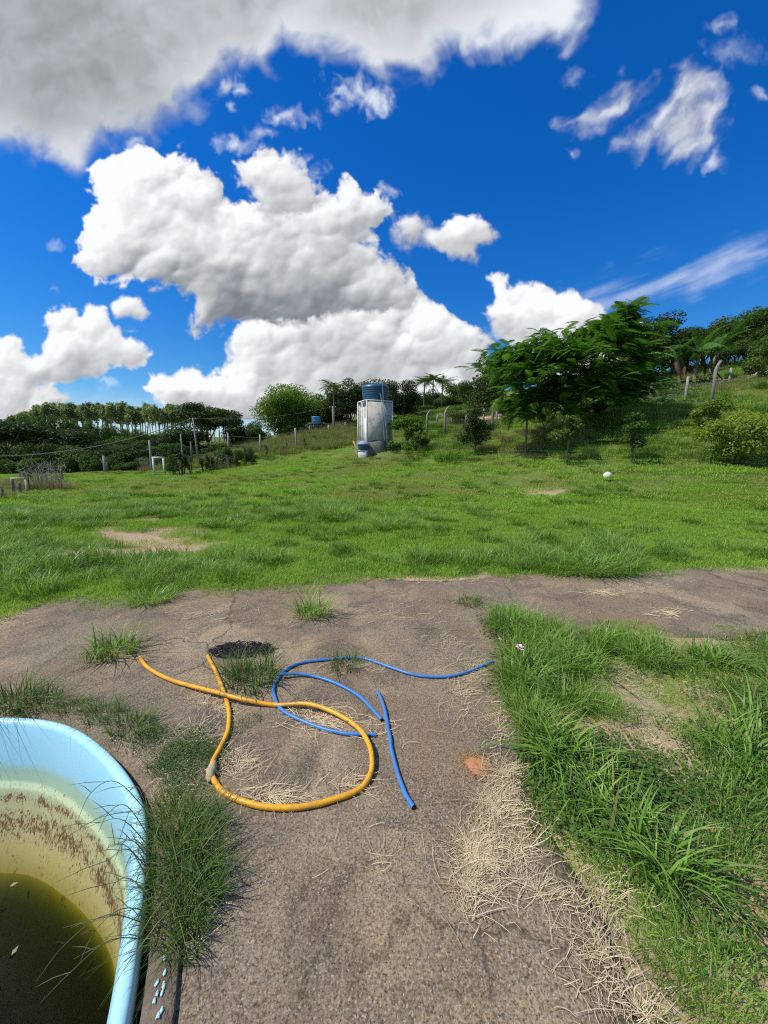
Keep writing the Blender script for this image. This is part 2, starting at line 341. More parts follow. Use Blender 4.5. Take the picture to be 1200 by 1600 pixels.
def link(name, me, parent=None, loc=(0, 0, 0), rot=(0, 0, 0)):
    o = bpy.data.objects.new(name, me); COL.objects.link(o); o.location = tuple(loc); o.rotation_euler = rot
    if parent is not None: o.parent = parent
    return o
def copy_thing(root, loc, rz=0, scale=1., label=None, sz=None):
    c = root.copy(); COL.objects.link(c); c.location = tuple(loc); c.rotation_euler = (0, 0, rz)
    c.scale = (scale, scale, scale if sz is None else sz)
    if label: c['label'] = label
    for ch in list(root.children):
        d = ch.copy(); COL.objects.link(d); d.parent = c
        for g in list(ch.children):
            e = g.copy(); COL.objects.link(e); e.parent = d
    return c
class MB:
    """collects simple shapes into one mesh"""
    def __init__(s): s.V = []; s.Q = []; s.T = []; s.n = 0
    def add(s, V, Q=(), T=()):
        V = np.asarray(V, float)
        if len(Q): s.Q.append(np.asarray(Q)+s.n)
        if len(T): s.T.append(np.asarray(T)+s.n)
        s.V.append(V); s.n += len(V)
    def box(s, c, d, rz=0., M=None, taper=1.):
        x, y, z = [k/2 for k in d]
        P = np.array([[-x,-y,-z],[x,-y,-z],[x,y,-z],[-x,y,-z],[-x*taper,-y*taper,z],[x*taper,-y*taper,z],[x*taper,y*taper,z],[-x*taper,y*taper,z]])
        if M is not None: P = P@np.array(M).T
        cz, sz_ = math.cos(rz), math.sin(rz)
        P = P@np.array([[cz, sz_, 0],[-sz_, cz, 0],[0, 0, 1]])
        s.add(P+np.array(c), [(0,3,2,1),(4,5,6,7),(0,1,5,4),(1,2,6,5),(2,3,7,6),(3,0,4,7)])
    def tube(s, pts, rad, n=8, cap=True):
        pts = np.asarray(pts, float); m = len(pts); rad = np.broadcast_to(np.asarray(rad, float), (m,))
        T = np.gradient(pts, axis=0); T /= np.linalg.norm(T, axis=1)[:, None]+1e-12
        ref = np.array([0, 0, 1.]) if abs(T[0][2]) < .9 else np.array([1., 0, 0])
        a = np.cross(T[0], ref); a /= np.linalg.norm(a); V = []
        for i in range(m):
            a = a-T[i]*a.dot(T[i]); a /= np.linalg.norm(a)+1e-12; b = np.cross(T[i], a)
            for k in range(n):
                q = 2*math.pi*k/n; V.append(pts[i]+rad[i]*(math.cos(q)*a+math.sin(q)*b))
        Q = [(i*n+k, i*n+(k+1) % n, (i+1)*n+(k+1) % n, (i+1)*n+k) for i in range(m-1) for k in range(n)]
        Tt = []
        if cap:
            V.append(pts[0]); V.append(pts[-1]); c0 = m*n; c1 = c0+1
            Tt = [(c0, (k+1) % n, k) for k in range(n)]+[(c1, (m-1)*n+k, (m-1)*n+(k+1) % n) for k in range(n)]
        s.add(V, Q, Tt)
    def lathe(s, prof, n=32, c=(0, 0, 0)):
        """prof: (r, z) pairs bottom to top"""
        V = [(r*math.cos(2*math.pi*k/n)+c[0], r*math.sin(2*math.pi*k/n)+c[1], z+c[2]) for r, z in prof for k in range(n)]
        Q = [(i*n+k, i*n+(k+1) % n, (i+1)*n+(k+1) % n, (i+1)*n+k) for i in range(len(prof)-1) for k in range(n)]
        s.add(V, Q)
    def mesh(s, name, mats, smooth=False, bevel=0):
        F = ([np.vstack(s.Q)] if s.Q else [])+([np.vstack(s.T)] if s.T else [])
        me = mesh_np(name, np.vstack(s.V), F, mats, smooth)
        if bevel:
            bm = bmesh.new(); bm.from_mesh(me)
            bmesh.ops.bevel(bm, geom=list(bm.edges), offset=bevel, segments=1, affect='EDGES', clamp_overlap=True)
            bm.to_mesh(me); bm.free()
        return me
    def build(s, name, mats, parent=None, smooth=False, bevel=0, loc=(0, 0, 0)):
        return link(name, s.mesh(name, mats if isinstance(mats, (list, tuple)) else [mats], smooth, bevel), parent, loc)
def spline(P, k=8):
    P = np.asarray(P, float); Q = np.vstack([2*P[0]-P[1], P, 2*P[-1]-P[-2]]); o = []
    for i in range(1, len(Q)-2):
        for t in np.linspace(0, 1, k, endpoint=False):
            a, b, c, d = Q[i-1], Q[i], Q[i+1], Q[i+2]
            o.append(.5*((2*b)+(-a+c)*t+(2*a-5*b+4*c-d)*t*t+(-a+3*b-3*c+d)*t**3))
    o.append(P[-1]); return np.array(o)
def inpoly(x, y, poly):
    ins = np.zeros(np.shape(x), bool); n = len(poly)
    for i in range(n):
        x0, y0 = poly[i][:2]; x1, y1 = poly[(i+1) % n][:2]
        if y0 != y1: ins ^= ((y0 <= y) != (y1 <= y)) & (x < (x1-x0)*(y-y0)/(y1-y0)+x0)
    return ins
# ---------------------------------------------------------------- materials
class NT:
    def __init__(s, name):
        s.m = bpy.data.materials.new(name); s.m.use_nodes = True; s.t = s.m.node_tree; s.t.nodes.clear()
        s.out = s.t.nodes.new('ShaderNodeOutputMaterial'); s.b = s.t.nodes.new('ShaderNodeBsdfPrincipled'); s.t.links.new(s.b.outputs[0], s.out.inputs[0])
    def n(s, typ, **kw):
        o = s.t.nodes.new('ShaderNode'+typ)
        for k, v in kw.items():
            if k.startswith('i_'): o.inputs[k[2:].replace('_', ' ')].default_value = v
            else: setattr(o, k, v)
        return o
    def l(s, a, b): s.t.links.new(a, b)
    def noise(s, scale, detail=4, rough=.55, vec=None, out='Fac', dist=0.):
        o = s.n('TexNoise'); o.inputs['Scale'].default_value = scale; o.inputs['Detail'].default_value = detail; o.inputs['Roughness'].default_value = rough; o.inputs['Distortion'].default_value = dist
        s.l(vec if vec is not None else s.pos(), o.inputs['Vector']); return o.outputs[out]
    def pos(s):
        if not hasattr(s, '_p'):
            s._p = s.n('TexCoord').outputs['Object']
        return s._p
    def ramp(s, fac, stops, interp='LINEAR'):
        o = s.n('ValToRGB'); o.color_ramp.interpolation = interp; e = o.color_ramp.elements
        e[0].position = stops[0][0]; e[1].position = stops[-1][0]
        c = lambda q: (q, q, q, 1) if isinstance(q, (int, float)) else tuple(q)+(1,)
        e[0].color = c(stops[0][1]); e[1].color = c(stops[-1][1])
        for p, q in stops[1:-1]: k = e.new(p); k.color = c(q)
        s.l(fac, o.inputs[0]); return o.outputs[0]
    def mix(s, fac, a, b, blend='MIX'):
        o = s.n('Mix', data_type='RGBA', blend_type=blend)
        for i, v in ((0, fac), (6, a), (7, b)):
            sock = o.inputs[i]
            if hasattr(v, 'is_output'): s.l(v, sock)
            elif i == 0: sock.default_value = v
            else: sock.default_value = (v, v, v, 1) if isinstance(v, (int, float)) else tuple(v)+(1,)
        return o.outputs[2]
    def math(s, op, a, b=None, clamp=False):
        o = s.n('Math', operation=op, use_clamp=clamp)
        for i, v in enumerate((a, b)):
            if v is None: continue
            if hasattr(v, 'is_output'): s.l(v, o.inputs[i])
            else: o.inputs[i].default_value = v
        return o.outputs[0]
    def bump(s, h, strength=.5, dist=.01, prev=None):
        o = s.n('Bump'); o.inputs['Strength'].default_value = strength; o.inputs['Distance'].default_value = dist; s.l(h, o.inputs['Height'])
        if prev is not None: s.l(prev, o.inputs['Normal'])
        return o.outputs[0]
    def set(s, color=None, rough=None, normal=None, spec=None, **kw):
        for k, v in (('Base Color', color), ('Roughness', rough), ('Normal', normal), ('Specular IOR Level', spec)):
            if v is None: continue
            if hasattr(v, 'is_output'): s.l(v, s.b.inputs[k])
            else: s.b.inputs[k].default_value = tuple(v)+(1,) if isinstance(v, (tuple, list)) else v
        for k, v in kw.items(): s.b.inputs[k.replace('_', ' ')].default_value = v
        return s.m
def leafmat(name, ca, cb, dry=(.30, .24, .10), transl=.35, rough=.7, spec=.12, varscale=1.):
    """foliage: colour runs between ca and cb by each leaf's own tint, with some dry ones, light passing through"""
    t = NT(name); at_ = t.n('Attribute', attribute_name='tint'); sp = t.n('SeparateColor'); t.l(at_.outputs['Color'], sp.inputs[0])
    oi = t.n('ObjectInfo')
    f = t.math('ADD', sp.outputs[0], t.math('MULTIPLY', t.math('SUBTRACT', oi.outputs['Random'], .5), .35*varscale), True)
    c = t.mix(f, ca, cb); c = t.mix(sp.outputs[1], c, dry)
    t.set(color=c, rough=rough, spec=spec)
    tr = t.n('BsdfTranslucent'); tcx = t.mix(1.0, c, (1.25, 1.25, .55), 'MULTIPLY'); t.l(tcx, tr.inputs['Color'])
    ms = t.n('MixShader'); ms.inputs[0].default_value = transl; t.l(t.b.outputs[0], ms.inputs[1]); t.l(tr.outputs[0], ms.inputs[2]); t.l(ms.outputs[0], t.out.inputs[0])
    return t.m
def barkmat(name, a, b, scale=6):
    t = NT(name); n = t.noise(scale, 6, .65); w = t.noise(scale*5, 4)
    return t.set(color=t.mix(n, a, b), rough=.9, normal=t.bump(w, .6, .02), spec=.1)
def plainmat(name, a, b, scale=8, rough=.7, bump=.2, spec=.3):
    t = NT(name); n = t.noise(scale, 6, .65)
    return t.set(color=t.mix(t.ramp(n, [(.3, 0.), (.7, 1.)]), a, b), rough=rough, normal=t.bump(t.noise(scale*6, 4), bump, .01), spec=spec)
# ================================================================ SETTING

# pool outline (rim), clockwise from the far end seen in the photograph
POOL = [(-2.135,1.941),(-1.912,1.93),(-1.69,1.875),(-1.47,1.763),(-1.264,1.628),(-1.108,1.503),(-.998,1.393),(-.921,1.284),(-.852,1.167),(-.781,1.03),(-.734,.932),(-.691,.836),(-.640,.70),(-.56,.42),(-.50,.1),(-.49,-.3),(-.60,-.8),(-.9,-1.3),(-1.4,-1.7),(-2.1,-1.9),(-2.9,-1.75),(-3.5,-1.3),(-3.85,-.6),(-3.9,.2),(-3.7,.9),(-3.3,1.45),(-2.85,1.78),(-2.45,1.92)]
pp = np.array(POOL); cl = np.vstack([pp[-3:], pp, pp[:3]]); pool_c = spline(cl, 6); pool_c = pool_c[18:18+len(pp)*6]
for _ in range(6): pool_c = (np.roll(pool_c, 1, 0)+pool_c*2+np.roll(pool_c, -1, 0))/4
_tg = np.roll(pool_c, -1, 0)-np.roll(pool_c, 1, 0); _tg /= np.linalg.norm(_tg, axis=1)[:, None]
pool_n = np.stack([_tg[:, 1], -_tg[:, 0]], 1)          # inward: the outline runs clockwise
if ((pool_c.mean(0)-pool_c)*pool_n).sum() < 0: pool_n = -pool_n
# slab outline
SL = [on_z(*q)[:2] for q in [(60,946),(110,934),(200,938),(300,922),(400,918),(500,914),(600,907),(700,910),(800,900),(900,894),(1000,892),(1100,888),(1200,886)]]
SLR = [on_z(*q)[:2] for q in [(1200,1003),(1100,998),(1000,985),(930,992),(860,985),(790,958),(762,962),(778,1000),(790,1040),(800,1090),(822,1150),(836,1200),(850,1260),(880,1330),(905,1390),(935,1450),(965,1520),(985,1600)]]
slab_poly = [(-8, -4), (-8, 2.9), (-5.5, 2.95), tuple(on_z(-60,985)[:2]), tuple(on_z(0,982)[:2])]+[tuple(p) for p in SL]+[(7.5, 5.0), (7.5, 2.7)]+[tuple(p) for p in SLR]+[(.62, .3), (.62, -4)]
def rough_poly(poly, step=.09, amp=.035, seed=3):
    o = []
    for i in range(len(poly)):
        a = np.array(poly[i]); b = np.array(poly[(i+1) % len(poly)]); n = max(1, int(np.linalg.norm(b-a)/step))
        for k in range(n): o.append(a+(b-a)*k/n)
    o = np.array(o); nx = (fbm(o[:, 0]*3+30, o[:, 1]*3+30, seed, 4)-.5)*2*amp*2; ny = (fbm(o[:, 0]*3+60, o[:, 1]*3+30, seed+9, 4)-.5)*2*amp*2
    return o+np.stack([nx, ny], 1)
slab_out = rough_poly(slab_poly)
POOL_GAP = pool_c-pool_n*.030
# ---- ground masks
BARE = [(975,1065,75,26),(1105,1090,70,30),(1000,1170,60,46),(1150,1130,40,14),(1085,1010,50,12),(1120,1210,26,24),(930,1110,26,14),(1030,1300,30,40),(700,1100,1,1),(235,843,100,24),(165,862,80,16),(840,768,32,6),(975,1062,60,22),(1100,1088,55,24),(1010,1175,48,60),(1150,1160,30,20),(940,1480,60,120),(1150,1480,20,16),(870,1240,40,40),(1060,1020,30,10),(700,905,120,7),(960,900,160,6),(545,1500,1,1)]
def bare_mask(u, v):
    """1 on bare earth (places read off the photograph)"""
    m = np.zeros_like(u)
    wob = (fbm(u/26, v/9, 800, 5)-.5)*2.0
    for (a, b, ru, rv) in BARE: m = np.maximum(m, sm(1.25, .6, np.sqrt(((u-a)/ru)**2+((v-b)/rv)**2)+wob))
    return m
def path_mask(x, y):
    """the worn earth track beyond the fence"""
    pts = [Gd(1400,560,21)[:2], Gd(1200,586,26)[:2], Gd(1130,606,26.5)[:2], Gd(1060,618,26)[:2], Gd(960,640,27)[:2], Gd(860,650,30)[:2], Gd(780,655,34)[:2]]
    d = np.full(np.shape(x), 99.)
    for a, b in zip(pts[:-1], pts[1:]):
        e = b-a; t = np.clip(((x-a[0])*e[0]+(y-a[1])*e[1])/(e@e), 0, 1); d = np.minimum(d, np.hypot(x-a[0]-t*e[0], y-a[1]-t*e[1]))
    return sm(2.3, .7, d+(fbm(x*.7+30, y*.7+30, 810, 4)-.5)*2.2)
def soil_near(x, y):
    """thin, patchy cover on the earth right of the slab"""
    return sm(4.2, 3.6, y)
# terrain mesh
def axis(lo, hi, n, k):
    t = np.linspace(-1, 1, n); s = np.sinh(t*k)/math.sinh(k); return np.where(s < 0, -s*lo, s*hi)
gx = axis(-700, 700, 460, 6.6); gy = axis(-40, 900, 1, 1) if False else np.concatenate([np.linspace(-12, 0, 24, endpoint=False), np.sinh(np.linspace(0, 1, 460)*7.2)/math.sinh(7.2)*900])
GX, GY = np.meshgrid(gx, gy)
GZ = hgt(GX, GY)
GZ = GZ+np.where((GY < 5.2), (fbm(GX*2+30, GY*2+30, 820, 4)-.5)*.02, 0)
slabin = inpoly(GX, GY, slab_out); GZ = np.where(slabin, -.05, GZ)
nx_, ny_ = len(gx), len(gy)
V = np.stack([GX.ravel(), GY.ravel(), GZ.ravel()], 1)
ii, jj = np.meshgrid(np.arange(ny_-1), np.arange(nx_-1), indexing='ij'); a_ = (ii*nx_+jj).ravel()
F = np.stack([a_, a_+1, a_+nx_+1, a_+nx_], 1)
cx = (V[F, 0]).mean(1); cy = (V[F, 1]).mean(1)
hole = pool_c+pool_n*.04
F = F[~inpoly(cx, cy, pool_c-pool_n*.02)]
pu, pv = project(GX, GY, GZ)
bm_ = bare_mask(pu, pv)*(GY > .3)
tint = np.stack([bm_.ravel(), path_mask(GX, GY).ravel(), soil_near(GX, GY).ravel()], 1)
t = NT('earth_and_turf'); at_ = t.n('Attribute', attribute_name='tint'); sp = t.n('SeparateColor'); t.l(at_.outputs['Color'], sp.inputs[0])
n1 = t.noise(1.6, 6, .6); n2 = t.noise(14, 6, .7); n3 = t.noise(70, 5, .7); n4 = t.noise(.25, 4)
soil = t.mix(t.ramp(n2, [(.3, 0.), (.7, 1.)]), (.30, .20, .12), (.44, .33, .21)); soil = t.mix(t.ramp(n1, [(.4, 0.), (.62, 1.)]), soil, (.42, .24, .12)); soil = t.mix(t.ramp(n3, [(.45, 0.), (.6, .6)]), soil, (.52, .44, .32))
turf = t.mix(n2, (.05, .075, .018), (.15, .20, .038)); turf = t.mix(t.ramp(n4, [(.35, 0.), (.65, .7)]), turf, (.17, .22, .05)); turf = t.mix(t.ramp(n3, [(.5, 0.), (.62, .45)]), turf, (.20, .17, .09))
track = t.mix(n2, (.40, .24, .13), (.50, .36, .24))
m1 = t.math('MAXIMUM', sp.outputs[0], t.math('MULTIPLY', sp.outputs[2], t.ramp(n1, [(.30, .85), (.5, 1.)])), True)
c = t.mix(m1, turf, soil); c = t.mix(t.ramp(t.math('ADD', sp.outputs[1], t.math('MULTIPLY', t.math('SUBTRACT', n1, .5), .6)), [(.35, 0.), (.6, 1.)]), c, track)
t.set(color=c, rough=.95, spec=.1, normal=t.bump(n3, .6, .01, t.bump(n2, .5, .03)))
MAT_EARTH = t.m
ground = link('ground', mesh_np('ground', V, F, [MAT_EARTH], True, tint)); tag(ground, kind='structure')
# ---- concrete slab with a hole for the pool
from mathutils.geometry import delaunay_2d_cdt
def slab_mesh():
    def seg(x): return len(x)
    outer = [Vector(p) for p in slab_out]; inner = [Vector(p) for p in POOL_GAP[::2]]
    gxx, gyy = np.meshgrid(np.arange(-8, 7.6, .14), np.arange(-4, 5.2, .14)); pts = np.stack([gxx.ravel(), gyy.ravel()], 1)+rng.uniform(-.03, .03, (gxx.size, 2))
    ok = inpoly(pts[:, 0], pts[:, 1], slab_out) & ~inpoly(pts[:, 0], pts[:, 1], POOL_GAP-pool_n*.02)
    P = outer+inner+[Vector(p) for p in pts[ok]]; no, ni = len(outer), len(inner)
    E = [(i, (i+1) % no) for i in range(no)]+[(no+i, no+(i+1) % ni) for i in range(ni)]
    v, e, f, *_ = delaunay_2d_cdt(P, E, [], 0, 1e-5)
    v = np.array([tuple(q) for q in v]); f = np.array([q for q in f if len(q) == 3]); c = v[f].mean(1)
    keep = inpoly(c[:, 0], c[:, 1], slab_out) & ~inpoly(c[:, 0], c[:, 1], POOL_GAP[::2]); f = f[keep]
    z = .012+(fbm(v[:, 0]*.8+40, v[:, 1]*.8+40, 830, 3)-.5)*.024
    n0 = len(v); V = np.vstack([np.c_[v, z], np.c_[slab_out, np.full(len(slab_out), -.08)], np.c_[POOL_GAP[::2], np.full(ni, -.25)]])
    # skirts: match boundary vertices (CDT keeps input order for the first ones)
    Q = [(i, (i+1) % no, n0+(i+1) % no, n0+i) for i in range(no)]+[(no+i, n0+no+i, n0+no+(i+1) % ni, no+(i+1) % ni) for i in range(ni)]
    return V, [f, np.array(Q)]
V, F = slab_mesh()
t = NT('weathered_concrete')
pos = t.pos()
nA = t.noise(.75, 5, .6, dist=.3); nB = t.noise(2.6, 6, .62, dist=.4); nC = t.noise(9, 5, .65); nG = t.noise(120, 5, .8); nH = t.noise(330, 2, .6); nS = t.noise(55, 4, .6)
c = t.mix(t.ramp(nB, [(.32, 0.), (.68, 1.)]), (.155, .124, .088), (.295, .238, .165))
c = t.mix(t.ramp(nA, [(.38, 0.), (.58, .85)]), c, (.25, .158, .09))            # earth stain
c = t.mix(t.ramp(t.noise(1.15, 5, .6, dist=.6), [(.50, 0.), (.62, .85)]), c, (.44, .32, .185))
c = t.mix(t.ramp(t.noise(1.9, 6, .7, dist=.8), [(.50, 0.), (.62, .75)]), c, (.085, .070, .056))
g = t.ramp(nG, [(.36, 0.), (.47, .42), (.56, .55), (.68, 1.)])
c = t.mix(.9, c, t.mix(g, (.03, .028, .022), (.97, .96, .92)), 'OVERLAY')
vor = t.n('TexVoronoi', feature='F1'); vor.inputs['Scale'].default_value = 150
dv = t.n('VectorMath', operation='ADD'); ds = t.n('VectorMath', operation='SCALE'); ds.inputs['Scale'].default_value = .016; t.l(t.noise(95, 3, .6, out='Color'), ds.inputs[0]); t.l(pos, dv.inputs[0]); t.l(ds.outputs[0], dv.inputs[1]); t.l(dv.outputs[0], vor.inputs['Vector'])
peb = t.ramp(vor.outputs['Color'], [(.0, (.03, .025, .018)), (.28, (.09, .078, .055)), (.5, (.21, .182, .132)), (.74, (.34, .305, .23)), (.93, (.42, .385, .30)), (1., (.62, .58, .49))])
grit = t.math('MULTIPLY', t.ramp(vor.outputs['Distance'], [(.35, 1.), (.6, 0.)]), t.ramp(t.noise(1.1, 3), [(.35, .45), (.6, .95)]))
c = t.mix(grit, c, peb)
# cracks
cn = t.n('TexVoronoi', feature='DISTANCE_TO_EDGE'); cn.inputs['Scale'].default_value = .55; 
wv = t.n('VectorMath', operation='ADD'); sc_ = t.n('VectorMath', operation='SCALE'); sc_.inputs['Scale'].default_value = .35; t.l(t.noise(2.2, 6, .65, out='Color'), sc_.inputs[0]); t.l(pos, wv.inputs[0]); t.l(sc_.outputs[0], wv.inputs[1]); t.l(wv.outputs[0], cn.inputs['Vector'])
crk = t.ramp(cn.outputs['Distance'], [(.0, .85), (.0055, 0.)])
crk = t.math('MULTIPLY', crk, t.ramp(t.noise(.9, 2), [(.46, 0.), (.56, 1.)]))
c = t.mix(crk, c, (.035, .028, .022))
bn = t.bump(nG, .55, .004, t.bump(nS, .25, .008, t.bump(nC, .35, .02)))
t.set(color=c, rough=.88, spec=.2, normal=bn)
MAT_CONC = t.m
slab = link('concrete_path', mesh_np('concrete_path', V, F, [MAT_CONC])); tag(slab, kind='structure')
# ================================================================ POOL
pool = empty('swimming_pool', (pool_c[:, 0].mean(), pool_c[:, 1].mean(), 0), 'pale blue fibreglass pool sunk in the concrete, holding dark green water', 'pool')
def ring_mesh(prof, close=False):
    n = len(pool_c); V = []; Q = []
    base = np.array([pool_c[:, 0].mean(), pool_c[:, 1].mean()])
    sc_r = np.clip(.30+.7*((-pool_c[:, 0]-.85)/1.15), .30, 1)[:, None]; sc_r = np.where(pool_c[:, 1:2] > -.6, sc_r, .8)
    for k, (o, z) in enumerate(prof):
        P = pool_c+pool_n*(o if o < .06 else .056+(o-.056)*sc_r)-base; V.append(np.c_[P, np.full(n, z)])
    for k in range(len(prof)-1):
        for i in range(n): Q.append((k*n+i, (k+1)*n+i, (k+1)*n+(i+1) % n, k*n+(i+1) % n))
    V = np.vstack(V)
    if close: c = len(V); V = np.vstack([V, [[0, 0, prof[-1][1]-.0]]]); T = [((len(prof)-1)*n+i, c, (len(prof)-1)*n+(i+1) % n) for i in range(n)]; return V, [np.array(Q), np.array(T)]
    return V, [np.array(Q)]
t = NT('gelcoat_blue')
n = t.noise(9, 5, .6); fine = t.noise(90, 4, .7)
c = t.mix(n, (.35, .68, .73), (.44, .76, .80)); c = t.mix(t.ramp(fine, [(.60, 0.), (.72, .5)]), c, (.62, .80, .80))
c = t.mix(t.ramp(t.noise(26, 6, .75), [(.66, 0.), (.70, .7)]), c, (.16, .34, .36))
MAT_GEL = t.set(color=c, rough=.38, normal=t.bump(n, .15, .01), spec=.45)
t = NT('pool_wall_stained')
sx = t.n('SeparateXYZ'); t.l(t.pos(), sx.inputs[0]); z = sx.outputs[2]
mp = t.n('Mapping'); mp.inputs['Scale'].default_value = (1, 1, .25); t.l(t.pos(), mp.inputs[0])
wob = t.math('MULTIPLY', t.math('SUBTRACT', t.noise(3.0, 4), .5), .05); zz = t.math('ADD', z, wob)
zr = t.math('MULTIPLY', t.math('ADD', zz, .70), 1/.75)         # 0 at -.70, 1 at +.05
P_ = lambda q: (q+.70)/.75
c = t.ramp(zr, [(0., (.20, .17, .03)), (P_(-.56), (.36, .29, .07)), (P_(-.47), (.48, .40, .15)), (P_(-.38), (.49, .45, .21)), (P_(-.27), (.46, .46, .23)), (P_(-.235), (.50, .58, .33)), (P_(-.21), (.36, .50, .33)), (P_(-.165), (.34, .50, .38)), (P_(-.13), (.33, .62, .72)), (1., (.34, .66, .77))])
# brown specks of dried algae, in two bands
sp_ = t.noise(110, 6, .8, mp.outputs[0]); sp2 = t.noise(14, 5, .75)
b1 = t.ramp(zz, [(0, 0.), (.01, 0.)]); 
def band(c0, w): return t.math('MAXIMUM', t.math('SUBTRACT', 1.0, t.math('MULTIPLY', t.math('ABSOLUTE', t.math('SUBTRACT', zz, c0)), 1/w)), 0.)
bb = t.math('MAXIMUM', band(-.375, .085), t.math('MULTIPLY', band(-.275, .03), .8))
th = t.math('ADD', sp_, t.math('ADD', t.math('MULTIPLY', bb, .15), t.math('MULTIPLY', t.math('SUBTRACT', sp2, .5), .5)))
c = t.mix(t.math('MULTIPLY', t.ramp(th, [(.585, 0.), (.64, .92)]), t.math('LESS_THAN', zz, -.215)), c, (.13, .05, .015))
lowf = t.ramp(t.noise(48, 5, .7, mp.outputs[0]), [(.55, 0.), (.7, .35)])
c = t.mix(t.math('MULTIPLY', lowf, t.math('LESS_THAN', zz, -.25)), c, (.20, .14, .05))
MAT_WALL = t.set(color=c, rough=.5, spec=.3, normal=t.bump(sp_, .1, .004))
V, F = ring_mesh([(.006, -.10), (-.004, .0), (-.002, .030), (.004, .038), (.012, .041), (.030, .041), (.038, .036), (.044, .024)])
link('rim', mesh_np('rim', V, F, [MAT_GEL], True), pool)
V, F = ring_mesh([(.044, .024), (.062, -.01), (.110, -.13), (.140, -.215), (.148, -.228), (.166, -.236), (.172, -.25), (.25, -.40), (.325, -.56), (.40, -.70), (.50, -.85), (.8, -1.0), (1.2, -1.05)], True)
link('wall', mesh_np('wall', V, F, [MAT_WALL], True), pool)
# mortar strip round the rim
V, F = ring_mesh([(-.030, -.10), (-.030, .020), (-.034, .027), (-.108, .030), (-.113, .026), (-.113, -.02)]); cc_ = np.array([pool_c[:, 0].mean(), pool_c[:, 1].mean(), 0]); _q = F[0]; _m = (V+cc_)[_q].mean(1); F = [_q[(_m[:, 1] < 1.22) & (_m[:, 1] > -1.0) & (_m[:, 0] > -1.2)]]
edging = link('pool_edging', mesh_np('pool_edging', V+cc_, F, [plainmat('brown_mortar', (.10, .078, .055), (.22, .17, .12), 11, .95, 1.2)], True)); tag(edging, kind='structure')
# water: a closed clear body that absorbs light
V, F = ring_mesh([(.336, -.575)], True); n = len(pool_c)
wV = np.vstack([np.c_[pool_c+pool_n*.085, np.full(n, -.575)], np.c_[pool_c+pool_n*.085, np.full(n, -1.12)]]); c0 = len(wV)
ctr = pool_c.mean(0); wV = np.vstack([wV, [[*ctr, -.575]], [[*ctr, -1.12]]])
wT = [((i+1) % n, i, c0) for i in range(n)]+[(n+i, n+(i+1) % n, c0+1) for i in range(n)]; wQ = [(i, (i+1) % n, n+(i+1) % n, n+i) for i in range(n)]
t = NT('green_water'); tr = t.n('BsdfTransparent'); tr.inputs[0].default_value = (.84, .86, .38, 1)
gl = t.n('BsdfGlossy'); gl.inputs['Roughness'].default_value = .03; t.l(t.bump(t.noise(14, 3, .5), .03, .01), gl.inputs['Normal'])
fr = t.n('Fresnel'); fr.inputs['IOR'].default_value = 1.33; gb = t.n('NewGeometry'); ms = t.n('MixShader'); t.l(t.math('MULTIPLY', fr.outputs[0], t.math('SUBTRACT', 1.0, gb.outputs['Backfacing'])), ms.inputs[0]); t.l(tr.outputs[0], ms.inputs[1]); t.l(gl.outputs[0], ms.inputs[2])
murk = t.n('BsdfDiffuse'); murk.inputs[0].default_value = (.012, .030, .010, 1); m2 = t.n('MixShader'); t.l(t.math('MULTIPLY', t.ramp(t.noise(2.5, 5, .6, dist=.5), [(.35, .06), (.65, .25)]), t.math('SUBTRACT', 1.0, gb.outputs['Backfacing'])), m2.inputs[0]); t.l(ms.outputs[0], m2.inputs[1]); t.l(murk.outputs[0], m2.inputs[2]); t.l(m2.outputs[0], t.out.inputs[0])
va = t.n('VolumeAbsorption'); va.inputs['Color'].default_value = (.45, .55, .05, 1); va.inputs['Density'].default_value = 15.0; t.l(va.outputs[0], t.out.inputs['Volume'])
water = link('pool_water', mesh_np('pool_water', wV, [np.array(wQ), np.array(wT)], [t.m], False)); tag(water, kind='structure')
